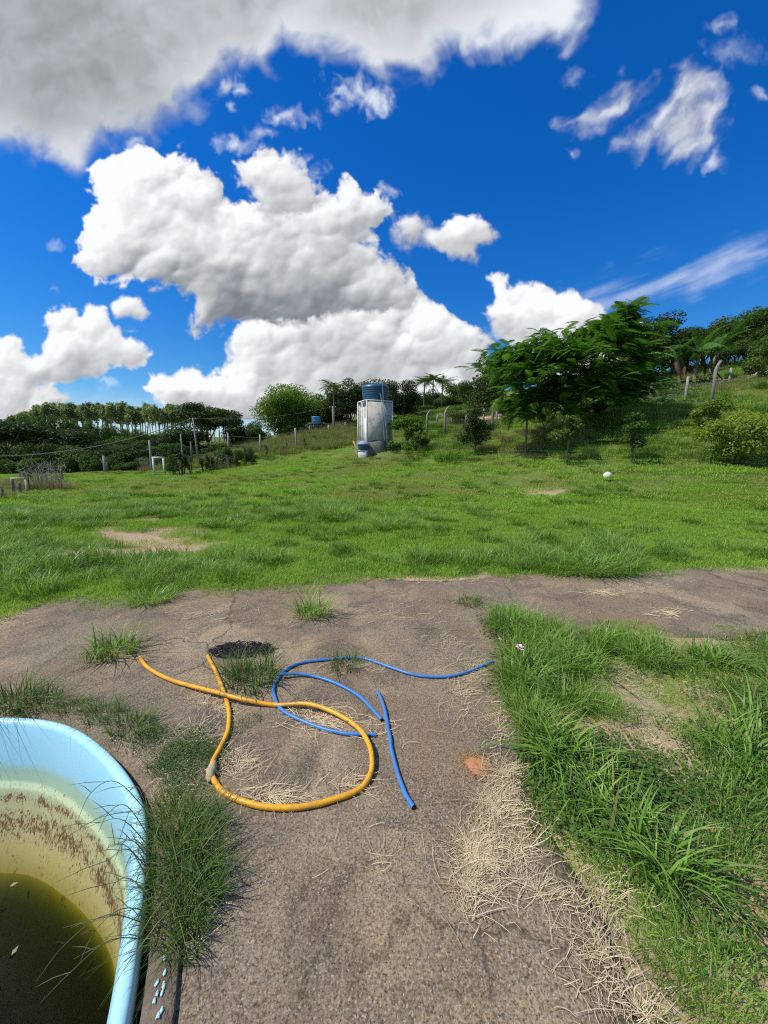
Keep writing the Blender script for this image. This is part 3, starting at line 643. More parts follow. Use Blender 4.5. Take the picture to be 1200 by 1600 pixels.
# ================================================================ GRASS
def blades(n, rad, h, w, lean=.5, segs=4, seed=0, square=False, curve=1., dry=.04, tintr=(0, 1), center_bias=1.0):
    """n tapering, arching blades; returns V, quads, tris, tint"""
    r_ = np.random.RandomState(seed)
    if square: bx = r_.uniform(-rad, rad, n); by = r_.uniform(-rad, rad, n)
    else:
        q = rad*r_.rand(n)**(.5*center_bias+.0); a = r_.rand(n)*2*math.pi; bx = q*np.cos(a); by = q*np.sin(a)
    H = r_.uniform(h[0], h[1], n); Wd = w*r_.uniform(.6, 1.3, n)
    az = r_.rand(n)*2*math.pi
    if not square: az = np.arctan2(by, bx)+r_.normal(0, .9, n)
    ln = np.clip(r_.normal(lean, lean*.45, n), .03, 1.5)
    dx, dy = np.cos(az), np.sin(az); tw = az+math.pi/2+r_.normal(0, .5, n); sx, sy = np.cos(tw), np.sin(tw)
    V = []; m = segs+1
    for k in range(m):
        s = k/segs; out = H*ln*(s**(1+curve))*.95; up = H*(s-.38*ln*s**(2.2))
        up = np.maximum(up, .004*s)
        wd = Wd*(1-s**1.6)*(.55+.45*min(1, s*4+.3)) if k < segs else 0*Wd
        cx = bx+dx*out; cy = by+dy*out
        if k < segs: V.append(np.stack([cx-sx*wd/2, cy-sy*wd/2, up], 1)); V.append(np.stack([cx+sx*wd/2, cy+sy*wd/2, up], 1))
        else: V.append(np.stack([cx, cy, up], 1))
    V = np.stack(V, 1); nv = V.shape[1]       # (n, 2*segs+1, 3)
    base = (np.arange(n)*nv)[:, None]
    Q = np.concatenate([base+np.array([2*k, 2*k+1, 2*k+3, 2*k+2]) for k in range(segs-1)]) if segs > 1 else np.zeros((0, 4), int)
    T = base+np.array([2*segs-2, 2*segs-1, 2*segs])
    tr_ = r_.uniform(tintr[0], tintr[1], n); dr = (r_.rand(n) < dry)*r_.uniform(.5, 1, n)
    ti = np.zeros((n, nv, 3)); ti[:, :, 0] = tr_[:, None]; ti[:, :, 1] = dr[:, None]
    return V.reshape(-1, 3), Q, T, ti.reshape(-1, 3)
def merge(parts):
    V = []; Q = []; T = []; C = []; n = 0
    for (v, q, t_, c) in parts:
        V.append(v); Q.append(np.asarray(q).reshape(-1, 4)+n); T.append(np.asarray(t_).reshape(-1, 3)+n); C.append(c); n += len(v)
    return np.vstack(V), np.vstack(Q), np.vstack(T), np.vstack(C)
def gmesh(name, parts, mat, smooth=False):
    V, Q, T, C = merge(parts if isinstance(parts, list) else [parts]); return mesh_np(name, V, [Q.astype(int), T.astype(int)], [mat], smooth, C)
def clover(n, rad, h, size, seed, lay=.25):
    """low creeping plants: small rounded leaves held near level"""
    r_ = np.random.RandomState(seed); q = rad*np.sqrt(r_.rand(n)); a = r_.rand(n)*2*math.pi
    c = np.stack([q*np.cos(a), q*np.sin(a), r_.uniform(.3, 1, n)*h*(1-.5*(q/rad)**2)], 1); s = size*r_.uniform(.6, 1.3, n)
    nrm = np.stack([r_.normal(0, lay*1.5, n), r_.normal(0, lay*1.5, n), np.ones(n)], 1); nrm /= np.linalg.norm(nrm, axis=1)[:, None]
    th = r_.rand(n)*2*math.pi; t1 = np.stack([np.cos(th), np.sin(th), 0*th], 1); t1 -= nrm*(t1*nrm).sum(1)[:, None]; t1 /= np.linalg.norm(t1, axis=1)[:, None]; t2 = np.cross(nrm, t1)
    sh = [(-1, 0), (-.45, .55), (.35, .6), (1, 0), (.35, -.6), (-.45, -.55)]
    V = np.stack([c+(t1*x+t2*y)*s[:, None]+nrm*(-.15*abs(y)*s)[:, None] for x, y in sh], 1)
    b = (np.arange(n)*6)[:, None]; Q = np.concatenate([b+np.array([0, 1, 2, 3]), b+np.array([0, 3, 4, 5])])
    ti = np.zeros((n, 6, 3)); ti[:, :, 0] = r_.rand(n)[:, None]; ti[:, :, 1] = ((r_.rand(n) < .05)*.6)[:, None]
    return V.reshape(-1, 3), Q, np.zeros((0, 3), int), ti.reshape(-1, 3)
G_LAWN = leafmat('lawn_green', (.17, .33, .033), (.36, .56, .085), (.34, .29, .13), .38, .6)
G_LONG = leafmat('long_grass_green', (.09, .22, .026), (.30, .48, .080), (.36, .30, .14), .34, .42, .35)
G_LAWNY = leafmat('lawn_yellowish', (.20, .28, .04), (.38, .46, .09), (.40, .33, .15), .35, .7)
G_ROUGH = leafmat('rough_green', (.045, .125, .016), (.15, .29, .04), (.30, .25, .10), .3, .6)
G_DARK = leafmat('tuft_green', (.055, .125, .022), (.155, .24, .055), (.32, .27, .14), .28, .5)
G_CLOV = leafmat('creeper_green', (.050, .125, .020), (.13, .22, .045), (.28, .22, .08), .30, .5)
G_PALE = leafmat('dry_bank_grass', (.16, .19, .06), (.30, .28, .13), (.40, .34, .20), .3, .7)
G_STRAW = leafmat('straw', (.30, .20, .10), (.84, .70, .43), (.16, .10, .05), 0.0, .8)
def src(name, me): return bpy.data.objects.new(name, me)
LIB = {
 'short': [gmesh('turf', blades(460, .26, (.025, .075), .0055, .9, 2, 100+i, True), G_LAWN) for i in range(4)],
 'far':   [gmesh('turf_far', blades(420, .62, (.04, .11), .013, 1.0, 2, 110+i, True), G_LAWN) for i in range(3)],
 'med':   [gmesh('grass_medium', blades(150, .24, (.10, .22), .0075, .7, 3, 120+i, dry=.10), G_LONG) for i in range(4)],
 'medfar': [gmesh('grass_medium_far', blades(170, .45, (.14, .34), .018, .7, 3, 130+i), G_LONG) for i in range(3)],
 'long':  [gmesh('grass_long', blades(115, .16, (.16, .38), .0095, .75, 5, 140+i, curve=1.3, dry=.09), G_LONG) for i in range(4)],
 'bank':  [gmesh('bank_grass', [blades(150, .5, (.15, .42), .022, .75, 3, 150+i), blades(60, .5, (.2, .5), .014, .5, 3, 155+i, dry=.8)], G_LONG) for i in range(3)],
 'pale':  [gmesh('pale_bank_grass', blades(220, .55, (.25, .75), .018, .45, 3, 160+i, dry=.3), G_PALE) for i in range(3)],
 'clover': [gmesh('creeper', clover(330, .24, .06, .0085, 170+i), G_CLOV) for i in range(3)],
 'far_y': [gmesh('turf_far_pale', blades(420, .62, (.03, .08), .013, 1.0, 2, 210+i, True, dry=.2), G_LAWNY) for i in range(2)],
 'rough': [gmesh('rough_tuft', blades(150, .30, (.12, .32), .015, .75, 3, 220+i), G_ROUGH) for i in range(3)],
 'creep': [gmesh('creeper_dark', clover(300, .2, .05, .0085, 230+i), leafmat('creeper_dark_green', (.035, .085, .018), (.11, .19, .045), (.2, .16, .07), .2, .6)) for i in range(2)],
 'wide':  [gmesh('broad_grass', blades(46, .14, (.12, .34), .014, .85, 5, 180+i, curve=1.1, dry=.10), G_LONG) for i in range(4)],
}
def scatter(name, kinds, pts, yaw, scl, which, label=None, tilt=None):
    """one object of uncountable growth: geometry nodes put the kinds on the points"""
    n = len(pts); me = bpy.data.meshes.new(name); me.vertices.add(n); me.vertices.foreach_set('co', np.asarray(pts, np.float32).ravel())
    A = me.attributes.new('rot', 'FLOAT_VECTOR', 'POINT'); rr = np.zeros((n, 3), np.float32); rr[:, 2] = yaw
    if tilt is not None: rr[:, :2] = tilt
    A.data.foreach_set('vector', rr.ravel())
    A = me.attributes.new('scl', 'FLOAT', 'POINT'); A.data.foreach_set('value', np.asarray(scl, np.float32))
    A = me.attributes.new('which', 'INT', 'POINT'); A.data.foreach_set('value', np.asarray(which, np.int32))
    o = link(name, me); tag(o, label, kind='stuff')
    col = bpy.data.collections.new(name+'_kinds')
    for i, k in enumerate(kinds):
        col.objects.link(src('%s_kind_%02d' % (name, i), k))
    ng = bpy.data.node_groups.new(name, 'GeometryNodeTree'); ng.interface.new_socket('Geometry', in_out='INPUT', socket_type='NodeSocketGeometry'); ng.interface.new_socket('Geometry', in_out='OUTPUT', socket_type='NodeSocketGeometry')
    gi = ng.nodes.new('NodeGroupInput'); go = ng.nodes.new('NodeGroupOutput'); iop = ng.nodes.new('GeometryNodeInstanceOnPoints'); ci = ng.nodes.new('GeometryNodeCollectionInfo')
    ci.inputs['Collection'].default_value = col; ci.inputs['Separate Children'].default_value = True; ci.inputs['Reset Children'].default_value = True
    def attr(nm, ty):
        a = ng.nodes.new('GeometryNodeInputNamedAttribute'); a.data_type = ty; a.inputs['Name'].default_value = nm
        return [s_ for s_ in a.outputs if s_.enabled][0]
    ng.links.new(gi.outputs[0], iop.inputs['Points']); ng.links.new(ci.outputs[0], iop.inputs['Instance']); iop.inputs['Pick Instance'].default_value = True
    ng.links.new(attr('which', 'INT'), iop.inputs['Instance Index']); ng.links.new(attr('scl', 'FLOAT'), iop.inputs['Scale'])
    e2r = ng.nodes.new('FunctionNodeEulerToRotation'); ng.links.new(attr('rot', 'FLOAT_VECTOR'), e2r.inputs[0]); ng.links.new(e2r.outputs[0], iop.inputs['Rotation'])
    ng.links.new(iop.outputs[0], go.inputs[0])
    md = o.modifiers.new('grow', 'NODES'); md.node_group = ng
    return o
class Sc:
    """gathers placements of several kinds for one scatter object"""
    def __init__(s, keys): s.keys = keys; s.off = {}; s.k = []; s.P = []; s.S = []; s.W = []
    def add(s, key, x, y, sc, dz=0.):
        if key not in s.off: s.off[key] = len(s.k); s.k += LIB[key]
        z = hgt(x, y)+dz; s.P.append(np.stack([x, y, z], 1)); s.S.append(sc); s.W.append(s.off[key]+rng.randint(0, len(LIB[key]), len(x)))
    def make(s, name):
        P = np.vstack(s.P); n = len(P); return scatter(name, s.k, P, rng.rand(n)*6.283, np.concatenate(s.S), np.concatenate(s.W), tilt=rng.normal(0, .05, (n, 2)))
def rand_pts(x0, x1, y0, y1, dens):
    n = int((x1-x0)*(y1-y0)*dens); x = rng.uniform(x0, x1, n); y = rng.uniform(y0, y1, n)
    m = (np.abs(x) < y*1.12+1.6); return x[m], y[m]
in_slab = lambda x, y: inpoly(x, y, slab_out)
def pxy(x, y): return project(x, y, hgt(x, y))
# where long grass stands in the lawn (ellipses in the photograph's pixels: u, v, ru, rv, strength)
LONGZ = [(60,905,150,50,1.),(180,890,110,45,.9),(330,893,150,26,.75),(30,820,90,26,.7),(110,815,120,20,.6),(260,800,130,13,.7),(390,808,90,14,.8),(520,803,60,20,1.),(640,812,60,10,.6),(500,880,110,20,.4),
         (680,885,120,16,.55),(850,872,90,26,.8),(930,872,70,26,1.),(1060,868,120,16,.55),(720,800,60,8,.5),(930,765,60,8,.8),(160,775,36,7,.7),(410,747,26,5,.8),(265,748,28,5,.8),(900,820,50,8,.3),(0,870,80,60,.8),(790,872,60,16,.6),(600,830,200,8,.3),(60,780,60,10,.6)]
def long_mask(u, v):
    m = np.zeros_like(u); w = (fbm(u/40, v/16, 850, 4)-.5)*.9
    for (a, b, ru, rv, s) in LONGZ: m = np.maximum(m, s*sm(1.2, .5, np.sqrt(((u-a)/ru)**2+((v-b)/rv)**2)+w))
    return m
# ---- lawn
lawn = Sc(None)
x, y = rand_pts(-10, 10, 3.2, 11, 26.); u, v = pxy(x, y)
keep = ~in_slab(x, y) & (y > 3.1+.0*x) & (rng.rand(len(x)) > bare_mask(u, v)*1.05) & ~((x > .7) & (y < 4.0))
lawn.add('short', x[keep], y[keep], rng.uniform(.7, 1.25, keep.sum())*(.75+.6*fbm(x[keep]*.6+30, y[keep]*.6+30, 861, 3)))
x, y = rand_pts(-34, 34, 9, 34, 4.6); u, v = pxy(x, y)
keep = (rng.rand(len(x)) > bare_mask(u, v)*1.05) & (rng.rand(len(x)) > path_mask(x, y)*1.2)
yel = keep & (fbm(x*.22+40, y*.5+40, 864, 4)+rng.normal(0, .04, len(x)) > .52); keep &= ~yel
lawn.add('far', x[keep], y[keep], rng.uniform(.7, 1.3, keep.sum())); lawn.add('far_y', x[yel], y[yel], rng.uniform(.7, 1.2, yel.sum()))
lawn.make('lawn_grass')
# ---- longer grass in the lawn
lg = Sc(None)
x, y = rand_pts(-11, 11, 3.0, 12, 20.); u, v = pxy(x, y); m = long_mask(u, v)
keep = ~in_slab(x, y) & (rng.rand(len(x)) < m*1.0) & ~((x > .7) & (y < 4.0)) & (rng.rand(len(x)) > bare_mask(u, v)*1.1)
k1 = keep & (rng.rand(len(x)) < .55)
lg.add('long', x[k1], y[k1], rng.uniform(.55, 1.1, k1.sum())*(.6+.5*m[k1])); k2 = keep & ~k1
lg.add('med', x[k2], y[k2], rng.uniform(.6, 1.2, k2.sum()))
x, y = rand_pts(-22, 22, 12, 26, 3.); u, v = pxy(x, y); m = long_mask(u, v); k1 = (rng.rand(len(x)) < m)
lg.add('medfar', x[k1], y[k1], rng.uniform(.5, 1.0, k1.sum()))
# stray darker clumps all over
x, y = rand_pts(-25, 25, 5, 26, .9); k1 = (fbm(x*.5+30, y*.5+30, 871, 3) > .5) & ~in_slab(x, y); lg.add('med', x[k1], y[k1], rng.uniform(.5, .95, k1.sum()))
x, y = rand_pts(-26, 26, 5, 34, 3.0); u, v = pxy(x, y); q = fbm(x*.7+30, y*1.1+30, 873, 4); k1 = (q+rng.normal(0, .03, len(x)) > .56) & ~in_slab(x, y) & (y > 4.6) & (rng.rand(len(x)) > bare_mask(u, v)); lg.add('rough', x[k1], y[k1], rng.uniform(.3, .75, k1.sum()))
x, y = rand_pts(-12, 12, 4.4, 14, 6.0); u, v = pxy(x, y); k1 = ~in_slab(x, y) & (rng.rand(len(x)) < .35*long_mask(u, v)+.05) & (rng.rand(len(x)) > bare_mask(u, v)); lg.add('rough', x[k1], y[k1], rng.uniform(.35, .9, k1.sum()))
lg.make('long_grass')
# ---- rough grass over the bank and beyond the fence
bk = Sc(None)
x, y = rand_pts(-40, 44, 10, 48, 3.6); u, v = pxy(x, y); z = hgt(x, y)
right = sm(735, 705, v)*sm(560, 700, u)
keep = rng.rand(len(x)) < right*.9*(1-path_mask(x, y)*1.1)
pal = fbm(x*.25+50, y*.25+50, 881, 4); beyond = (v < 690) & (u < 780)
pk = keep & ((pal > .64) | (beyond & (pal > .46)))
kk = keep & ~pk; rk = kk & (fbm(x*.6+50, y*.6+50, 883, 4)+rng.normal(0, .05, len(x)) > .57); kk &= ~rk
bk.add('rough', x[rk], y[rk], rng.uniform(.9, 2.0, rk.sum()))
bk.add('bank', x[kk], y[kk], rng.uniform(.5, 1.05, kk.sum()))
bk.add('pale', x[pk], y[pk], rng.uniform(.35, .75, pk.sum()))
# left bank, with dry growth left of the tower
x, y = rand_pts(-40, 5, 24, 46, 3.2); u, v = pxy(x, y)
lb = (v < 737-np.clip((u-260)*.135, 0, 40)) & (u > 255) & (u < 600) & (v > 640)
bk.add('pale', x[lb], y[lb], rng.uniform(.5, 1.1, lb.sum()))
k = lb & (rng.rand(len(x)) < .5); bk.add('bank', x[k], y[k], rng.uniform(.7, 1.5, k.sum()))
x, y = rand_pts(-26, -8, 8, 20, 4.); u, v = pxy(x, y); k = (u < 95) & (v < 790-u*.45) & (v > 735) & (rng.rand(len(u)) < .3); bk.add('pale', x[k], y[k], rng.uniform(.35, .7, k.sum()))
bk.make('bank_grass')
# ---- growth on the earth right of the slab
wd = Sc(None)
x = rng.uniform(.5, 5.4, 2600); y = rng.uniform(.25, 3.6, 2600); u, v = pxy(x, y)
NEAR = [(830,1030,75,75,1.),(880,1100,90,60,1.),(800,985,50,30,1.),(980,1025,130,30,.9),(1120,1030,110,30,.85),(1180,1110,90,40,.6),(900,1180,70,60,.9),(1000,1250,160,90,.8),(1120,1230,110,90,1.),(1080,1380,150,110,1.),(1160,1520,110,120,1.),(950,1330,60,90,.7),(1040,1090,60,25,.5),(1150,1330,120,200,1.),(1040,1500,60,80,.5),(880,1260,40,60,.6),(1250,1200,100,300,1.)]
nm = np.zeros_like(u); w = (fbm(u/45, v/45, 890, 4)-.5)*.7
for (a, b, ru, rv, s) in NEAR: nm = np.maximum(nm, s*sm(1.15, .55, np.sqrt(((u-a)/ru)**2+((v-b)/rv)**2)+w))
ok = ~in_slab(x-.05, y) & ~in_slab(x+.02, y)
bmk = bare_mask(u, v); r0 = rng.rand(len(x)); lush = fbm(x*1.4+30, y*1.4+30, 895, 3)
k = ok & (r0 < nm*.30*(1-bmk)) & (lush > .48); wd.add('wide', x[k], y[k], rng.uniform(.55, 1.0, k.sum()))
k = ok & (r0 > .2) & (r0 < .2+nm*.20*(1-bmk)); wd.add('med', x[k], y[k], rng.uniform(.3, .75, k.sum()))
k = ok & (r0 > .5) & (r0 < .5+.22*(1-bmk*.8)) & (lush > .42); wd.add('short', x[k], y[k], rng.uniform(.4, .8, k.sum()))
big = (np.sqrt(((u-845)/70)**2+((v-1075)/85)**2) < 1) | (np.sqrt(((u-800)/55)**2+((v-1000)/35)**2) < 1) | (np.sqrt(((u-985)/140)**2+((v-1030)/26)**2) < .9)
k = ok & big & (r0 < .30) & (bmk < .4); wd.add('long', x[k], y[k], rng.uniform(.45, .8, k.sum()))
k = ok & (rng.rand(len(x)) < nm*.34*(1-bmk*.9)) & (lush < .52); wd.add('clover', x[k], y[k], rng.uniform(.6, 1.2, k.sum()), 0)
cl_ = [(900,1190),(925,1215),(950,1240),(880,1215),(1180,1120),(1160,1090),(960,1270),(1000,1230)]
for (a, b) in cl_:
    p = on_z(a, b); xx = p[0]+rng.normal(0, .08, 5); yy = p[1]+rng.normal(0, .08, 5); wd.add('clover', xx, yy, rng.uniform(.7, 1.2, 5))
# creepers on the slab beside the pool
for (a, b, q) in [(230,1150,1.),(250,1165,1.),(275,1155,1.),(300,1160,1.),(215,1170,.9),(240,1190,1.1),(270,1190,1.1),(300,1185,1.),(255,1215,1.),(285,1215,1.),(230,1210,.9),(320,1170,.8),(345,1150,.7),(200,1140,.8),(225,1240,.8),(265,1245,.9)]:
    p = on_z(a+16, b); xx = p[0]+np.clip(rng.normal(.02, .05, 2), -.05, .2); yy = p[1]+rng.normal(0, .05, 2); wd.add('creep', xx, yy, rng.uniform(.3, .5, 2)*q, .018)
wd.make('weeds')
# ================================================================ TREES AND SHRUBS
BARK = barkmat('bark_grey_brown', (.10, .075, .05), (.24, .20, .15)); BARKP = barkmat('bark_pale', (.38, .33, .26), (.60, .56, .48), 3)
L_DARK = leafmat('foliage_dark', (.018, .042, .008), (.062, .105, .020), (.10, .09, .03), .22, .5)
L_MID = leafmat('foliage_mid', (.035, .085, .012), (.115, .185, .030), (.14, .12, .04), .28, .5)
L_BRIGHT = leafmat('foliage_bright', (.055, .14, .012), (.17, .28, .03), (.20, .20, .05), .32, .5)
L_EUC = leafmat('foliage_eucalyptus', (.15, .22, .08), (.38, .45, .18), (.22, .20, .09), .25, .5)
L_FEATH = leafmat('foliage_feathery', (.035, .125, .014), (.16, .32, .038), (.16, .17, .03), .45, .5)
L_YEL = leafmat('foliage_yellow_green', (.07, .15, .018), (.32, .42, .05), (.30, .30, .06), .34, .5)
L_BAN = leafmat('banana_green', (.045, .13, .025), (.13, .26, .05), (.22, .15, .07), .3, .45)
L_DRY = leafmat('dead_leaf', (.04, .028, .018), (.13, .09, .055), (.12, .07, .05), .15, .8)
L_YUC = leafmat('sword_leaf', (.022, .060, .018), (.070, .13, .035), (.20, .17, .07), .2, .4)
def leaves_on(centers, radii, n, size, r_, shell=.62, droop=0., tintspread=.5, flat=1.):
    """n small pointed leaves spread in the outer part of ellipsoidal clumps"""
    centers = np.asarray(centers, float); radii = np.asarray(radii, float)
    wt = (radii.prod(1))**.66; k = r_.choice(len(centers), n, p=wt/wt.sum())
    d = r_.normal(size=(n, 3)); d /= np.linalg.norm(d, axis=1)[:, None]; rr = shell+(1.08-shell)*r_.rand(n)**.8
    deep = r_.rand(n) < .22; rr[deep] *= r_.rand(deep.sum())
    c = centers[k]+d*radii[k]*rr[:, None]
    nrm = d*.6+r_.normal(size=(n, 3))*.55+np.array([0, 0, .5*flat]); nrm /= np.linalg.norm(nrm, axis=1)[:, None]
    t1 = r_.normal(size=(n, 3)); t1 -= nrm*(t1*nrm).sum(1)[:, None]; t1 /= np.linalg.norm(t1, axis=1)[:, None]; t2 = np.cross(nrm, t1)
    s = size*r_.uniform(.55, 1.35, n)[:, None]
    V = np.stack([c-t1*s, c+t2*s*.45-nrm*s*.12, c+t1*s*1.05, c-t2*s*.45-nrm*s*.12], 1)
    Q = (np.arange(n)*4)[:, None]+np.array([0, 1, 2, 3])
    ct = r_.rand(len(centers)); ti = np.zeros((n, 4, 3)); ti[:, :, 0] = np.clip(ct[k]*tintspread+r_.rand(n)*(1-tintspread), 0, 1)[:, None]; ti[:, :, 1] = ((r_.rand(n) < .03)*.7)[:, None]
    return V.reshape(-1, 3), Q, np.zeros((0, 3), int), ti.reshape(-1, 3)
def limb_mesh(name, trunk, limbs, mat, n=8):
    m = MB(); m.tube(trunk[0], trunk[1], n)
    for p, rd in limbs: m.tube(p, rd, 6)
    return m.mesh(name, [mat], True)
def crown_spec(r_, W, Hc, z0, nb, top=1., bump=.34, umbrella=False):
    """clump centres and radii filling a crown of width W and height Hc that starts at z0"""
    cs = []; rs = []
    for i in range(nb):
        for _ in range(40):
            d = r_.normal(size=3); d /= np.linalg.norm(d); q = r_.rand()**.45*.78
            p = d*q*np.array([W/2, W/2, Hc/2]);
            if not umbrella or p[2] > -.1*Hc: break
        rad = (W+Hc)/2*bump*r_.uniform(.55, 1.15)*.55
        cs.append([p[0], p[1], z0+Hc/2+p[2]]); rs.append([rad*1.15, rad*1.15, rad*(.55 if umbrella else .8)])
    return np.array(cs), np.array(rs)
def tree_meshes(name, seed, H, W, trunkh, nb, nleaf, leaf, mat, bark=BARK, bump=.34, tr=.16, umbrella=False, lean=0., flat=1., shell=.62):
    r_ = np.random.RandomState(seed); Hc = H-trunkh; cs, rs = crown_spec(r_, W, Hc, trunkh, nb, bump=bump, umbrella=umbrella)
    if name == 'eucalyptus': rs[:, 2] *= 1.9; rs[:, :2] *= .8
    crown = gmesh(name+'_crown', leaves_on(cs, rs, nleaf, leaf, r_, flat=flat, shell=shell), mat)
    top = np.array([lean, 0, trunkh+Hc*.55]); tp = spline([[0, 0, -.5], [lean*.15+.05, .03, trunkh*.5], [lean*.6, -.05, trunkh], top], 4)
    limbs = []
    order = r_.permutation(nb)[:min(nb, 9)]
    for i in order:
        s = tp[int(len(tp)*r_.uniform(.5, .85))]; e = cs[i]; mid = (s+e)/2+r_.normal(0, .08*W/4, 3)
        limbs.append((spline([s, mid, e], 4), np.linspace(tr*.5, tr*.12, 9)))
    trunk = limb_mesh(name+'_trunk', (tp, np.linspace(tr*1.25, tr*.45, len(tp))), limbs, bark)
    return trunk, crown
def plant_tree(name, ms, loc, label, cat='tree', group=None, rz=0., s=1., sz=None):
    o = empty(name, loc, label, cat, group, rz); o.scale = (s, s, s if sz is None else sz)
    link('trunk', ms[0], o); link('crown', ms[1], o); return o
T = {}
for i in range(4): T['dark%d' % i] = tree_meshes('dark_tree', 300+i, 8, 8.5, .5, 24, 12000, .17, L_DARK, tr=.2)
for i in range(3): T['mid%d' % i] = tree_meshes('mid_tree', 320+i, 7, 7.5, .4, 24, 11000, .16, L_MID, tr=.18)
T['bright'] = tree_meshes('bright_tree', 341, 8, 9.6, .0, 46, 26000, .15, L_BRIGHT, bump=.34, tr=.3)
T['umb'] = tree_meshes('spreading_tree', 351, 9, 12.5, 3.2, 22, 14000, .17, L_DARK, umbrella=True, bump=.30, tr=.25)
T['feath'] = tree_meshes('open_tree', 352, 9, 11, 2.5, 18, 7000, .18, L_DARK, umbrella=True, bump=.26, tr=.2)
for i in range(5): T['euc%d' % i] = tree_meshes('eucalyptus', 360+i, 15, 3.4, 6.6, 24, 2600, .30, L_EUC, BARKP, bump=.27, tr=.17, lean=.3*(i-2), shell=.2)
for i in range(3): T['hedge%d' % i] = tree_meshes('hedge_shrub', 370+i, 2.2, 2.6, .1, 12, 3000, .085, L_MID, bump=.34, tr=.05)
T['back'] = tree_meshes('ridge_tree', 380, 6, 7, .8, 18, 9000, .13, L_MID, bump=.33, tr=.2); T['back1'] = tree_meshes('ridge_tree', 383, 6, 6.5, .8, 18, 9000, .13, L_DARK, bump=.33, tr=.2)
def tree_at(kind, name, u, vb, vt, Y, label, group=None, wpx=None, cat='tree', H0=None):
    """kind planted at depth Y under pixel column u, as tall as the photograph shows it"""
    g = Gd(u, vb, Y); ztop = at(u, vt, Y)[2]; Hh = {'dark': 8, 'mid': 7, 'bright': 8, 'umb': 9, 'feath': 9, 'euc': 15, 'hedge': 2.2, 'back': 6}[kind.rstrip('0123456789')]
    W0 = {'dark': 8.5, 'mid': 7.5, 'bright': 9.6, 'umb': 12.5, 'feath': 11, 'euc': 3.8, 'hedge': 2.6, 'back': 7}[kind.rstrip('0123456789')]
    sz = max(.2, (ztop-g[2])/Hh); s = sz if wpx is None else (wpx/FOC*Y)/W0
    o = plant_tree(name, T[kind], g, label, cat, group, random.uniform(0, 6.28), s, sz); return o
# -- far left wood: dark broadleaf trees in front of the eucalyptus hill
GW = 'dark trees of the wood on the left'
ORD = ['first', 'second', 'third', 'fourth', 'fifth', 'sixth', 'seventh', 'eighth', 'ninth', 'tenth', 'eleventh', 'twelfth', 'thirteenth', 'fourteenth', 'fifteenth']
def nth(us, u): return ORD[sorted(us).index(u)]
WOOD = [(15,648,44,150,'feath','open dark tree with sky showing through, at the left end of the wood'),
 (95,662,46,110,'dark0',None),(150,672,47,100,'dark1',None),(205,679,48,90,'mid0',None),(250,680,47,85,'dark2',None),(292,662,49,90,'dark3',None),
 (60,690,41,80,'dark1',None),(120,694,42,80,'mid1',None),(170,692,42,85,'dark0',None),(222,694,43,80,'dark3',None),(268,690,43,70,'mid2',None),(10,690,41,90,'dark2',None),(-60,660,44,140,'dark3',None),(-40,700,40,100,'dark0',None),
 (318,694,50,60,'dark1',None),(362,696,50,56,'dark3',None),(376,646,50,48,'dark1',None),(402,655,50,44,'mid0',None),(300,695,44,60,'dark2',None),(345,690,46,60,'mid0',None),(395,690,47,50,'dark0',None)]
_t = [q[0] for q in WOOD if not q[5] and q[1] < 685 and q[0] > 0]; _l = [q[0] for q in WOOD if not q[5] and q[1] >= 685 and q[0] > 0]
for (u, vt, Y, w, k, lb) in WOOD:
    if not lb: lb = ('tall dark bushy tree, %s from the left in the high rank of the wood' % nth(_t, u)) if u in _t else ('dark rounded tree, %s from the left in the low front rank of the wood' % nth(_l, u)) if u in _l else 'dark tree past the left end of the wood, its crown %s' % ('tall' if vt < 685 else 'low')
    tree_at(k, 'wood_tree', u, 740, vt, Y, lb, GW, w)
tree_at('umb', 'spreading_tree', 328, 735, 627, 52, 'dark wide umbrella-shaped tree behind the leaning pole, left of the bright green tree', None, 135)
# low scrub closing the foot of the wood
for i, u in enumerate(range(-60, 400, 18)):
    tree_at('hedge%d' % (i % 3), 'wood_shrub', u+random.uniform(-5, 5), 738, 712+random.uniform(-10, 8), 38+random.uniform(0, 3), 'low dark shrub at the foot of the wood on the left', 'shrubs at the foot of the wood', 36+random.uniform(-6, 12), 'shrub')
# -- eucalyptus row on the hill
ne = 0
for u in np.arange(30, 372, 9.0):
    for row in (0, 1):
        uu = u+random.uniform(-3.5, 3.5)+row*4; prof = np.interp(uu, [20, 60, 100, 150, 220, 300, 345, 375], [648, 628, 622, 625, 627, 629, 634, 642])
        tree_at('euc%d' % random.randint(0, 4), 'eucalyptus', uu, 680, prof+random.uniform(-3, 5)+row*2, 118+row*16+random.uniform(-6, 6), 'tall slim eucalyptus with pale trunk in the row on the far hill', 'eucalyptus trees on the hill', random.uniform(15, 25)); ne += 1
_hu = list(np.arange(20, 290, 20.))
for u in _hu:
    tree_at('mid%d' % random.randint(0, 2), 'hill_tree', u+random.uniform(-4, 4), 690, np.interp(u, [20, 60, 120, 200, 290], [655, 642, 648, 668, 678])+random.uniform(-3, 5), 84+random.uniform(-5, 5), 'rounded green hillside tree, %s from the left under the eucalyptus row' % nth(_hu, u), 'rounded trees on the hillside', random.uniform(24, 38))
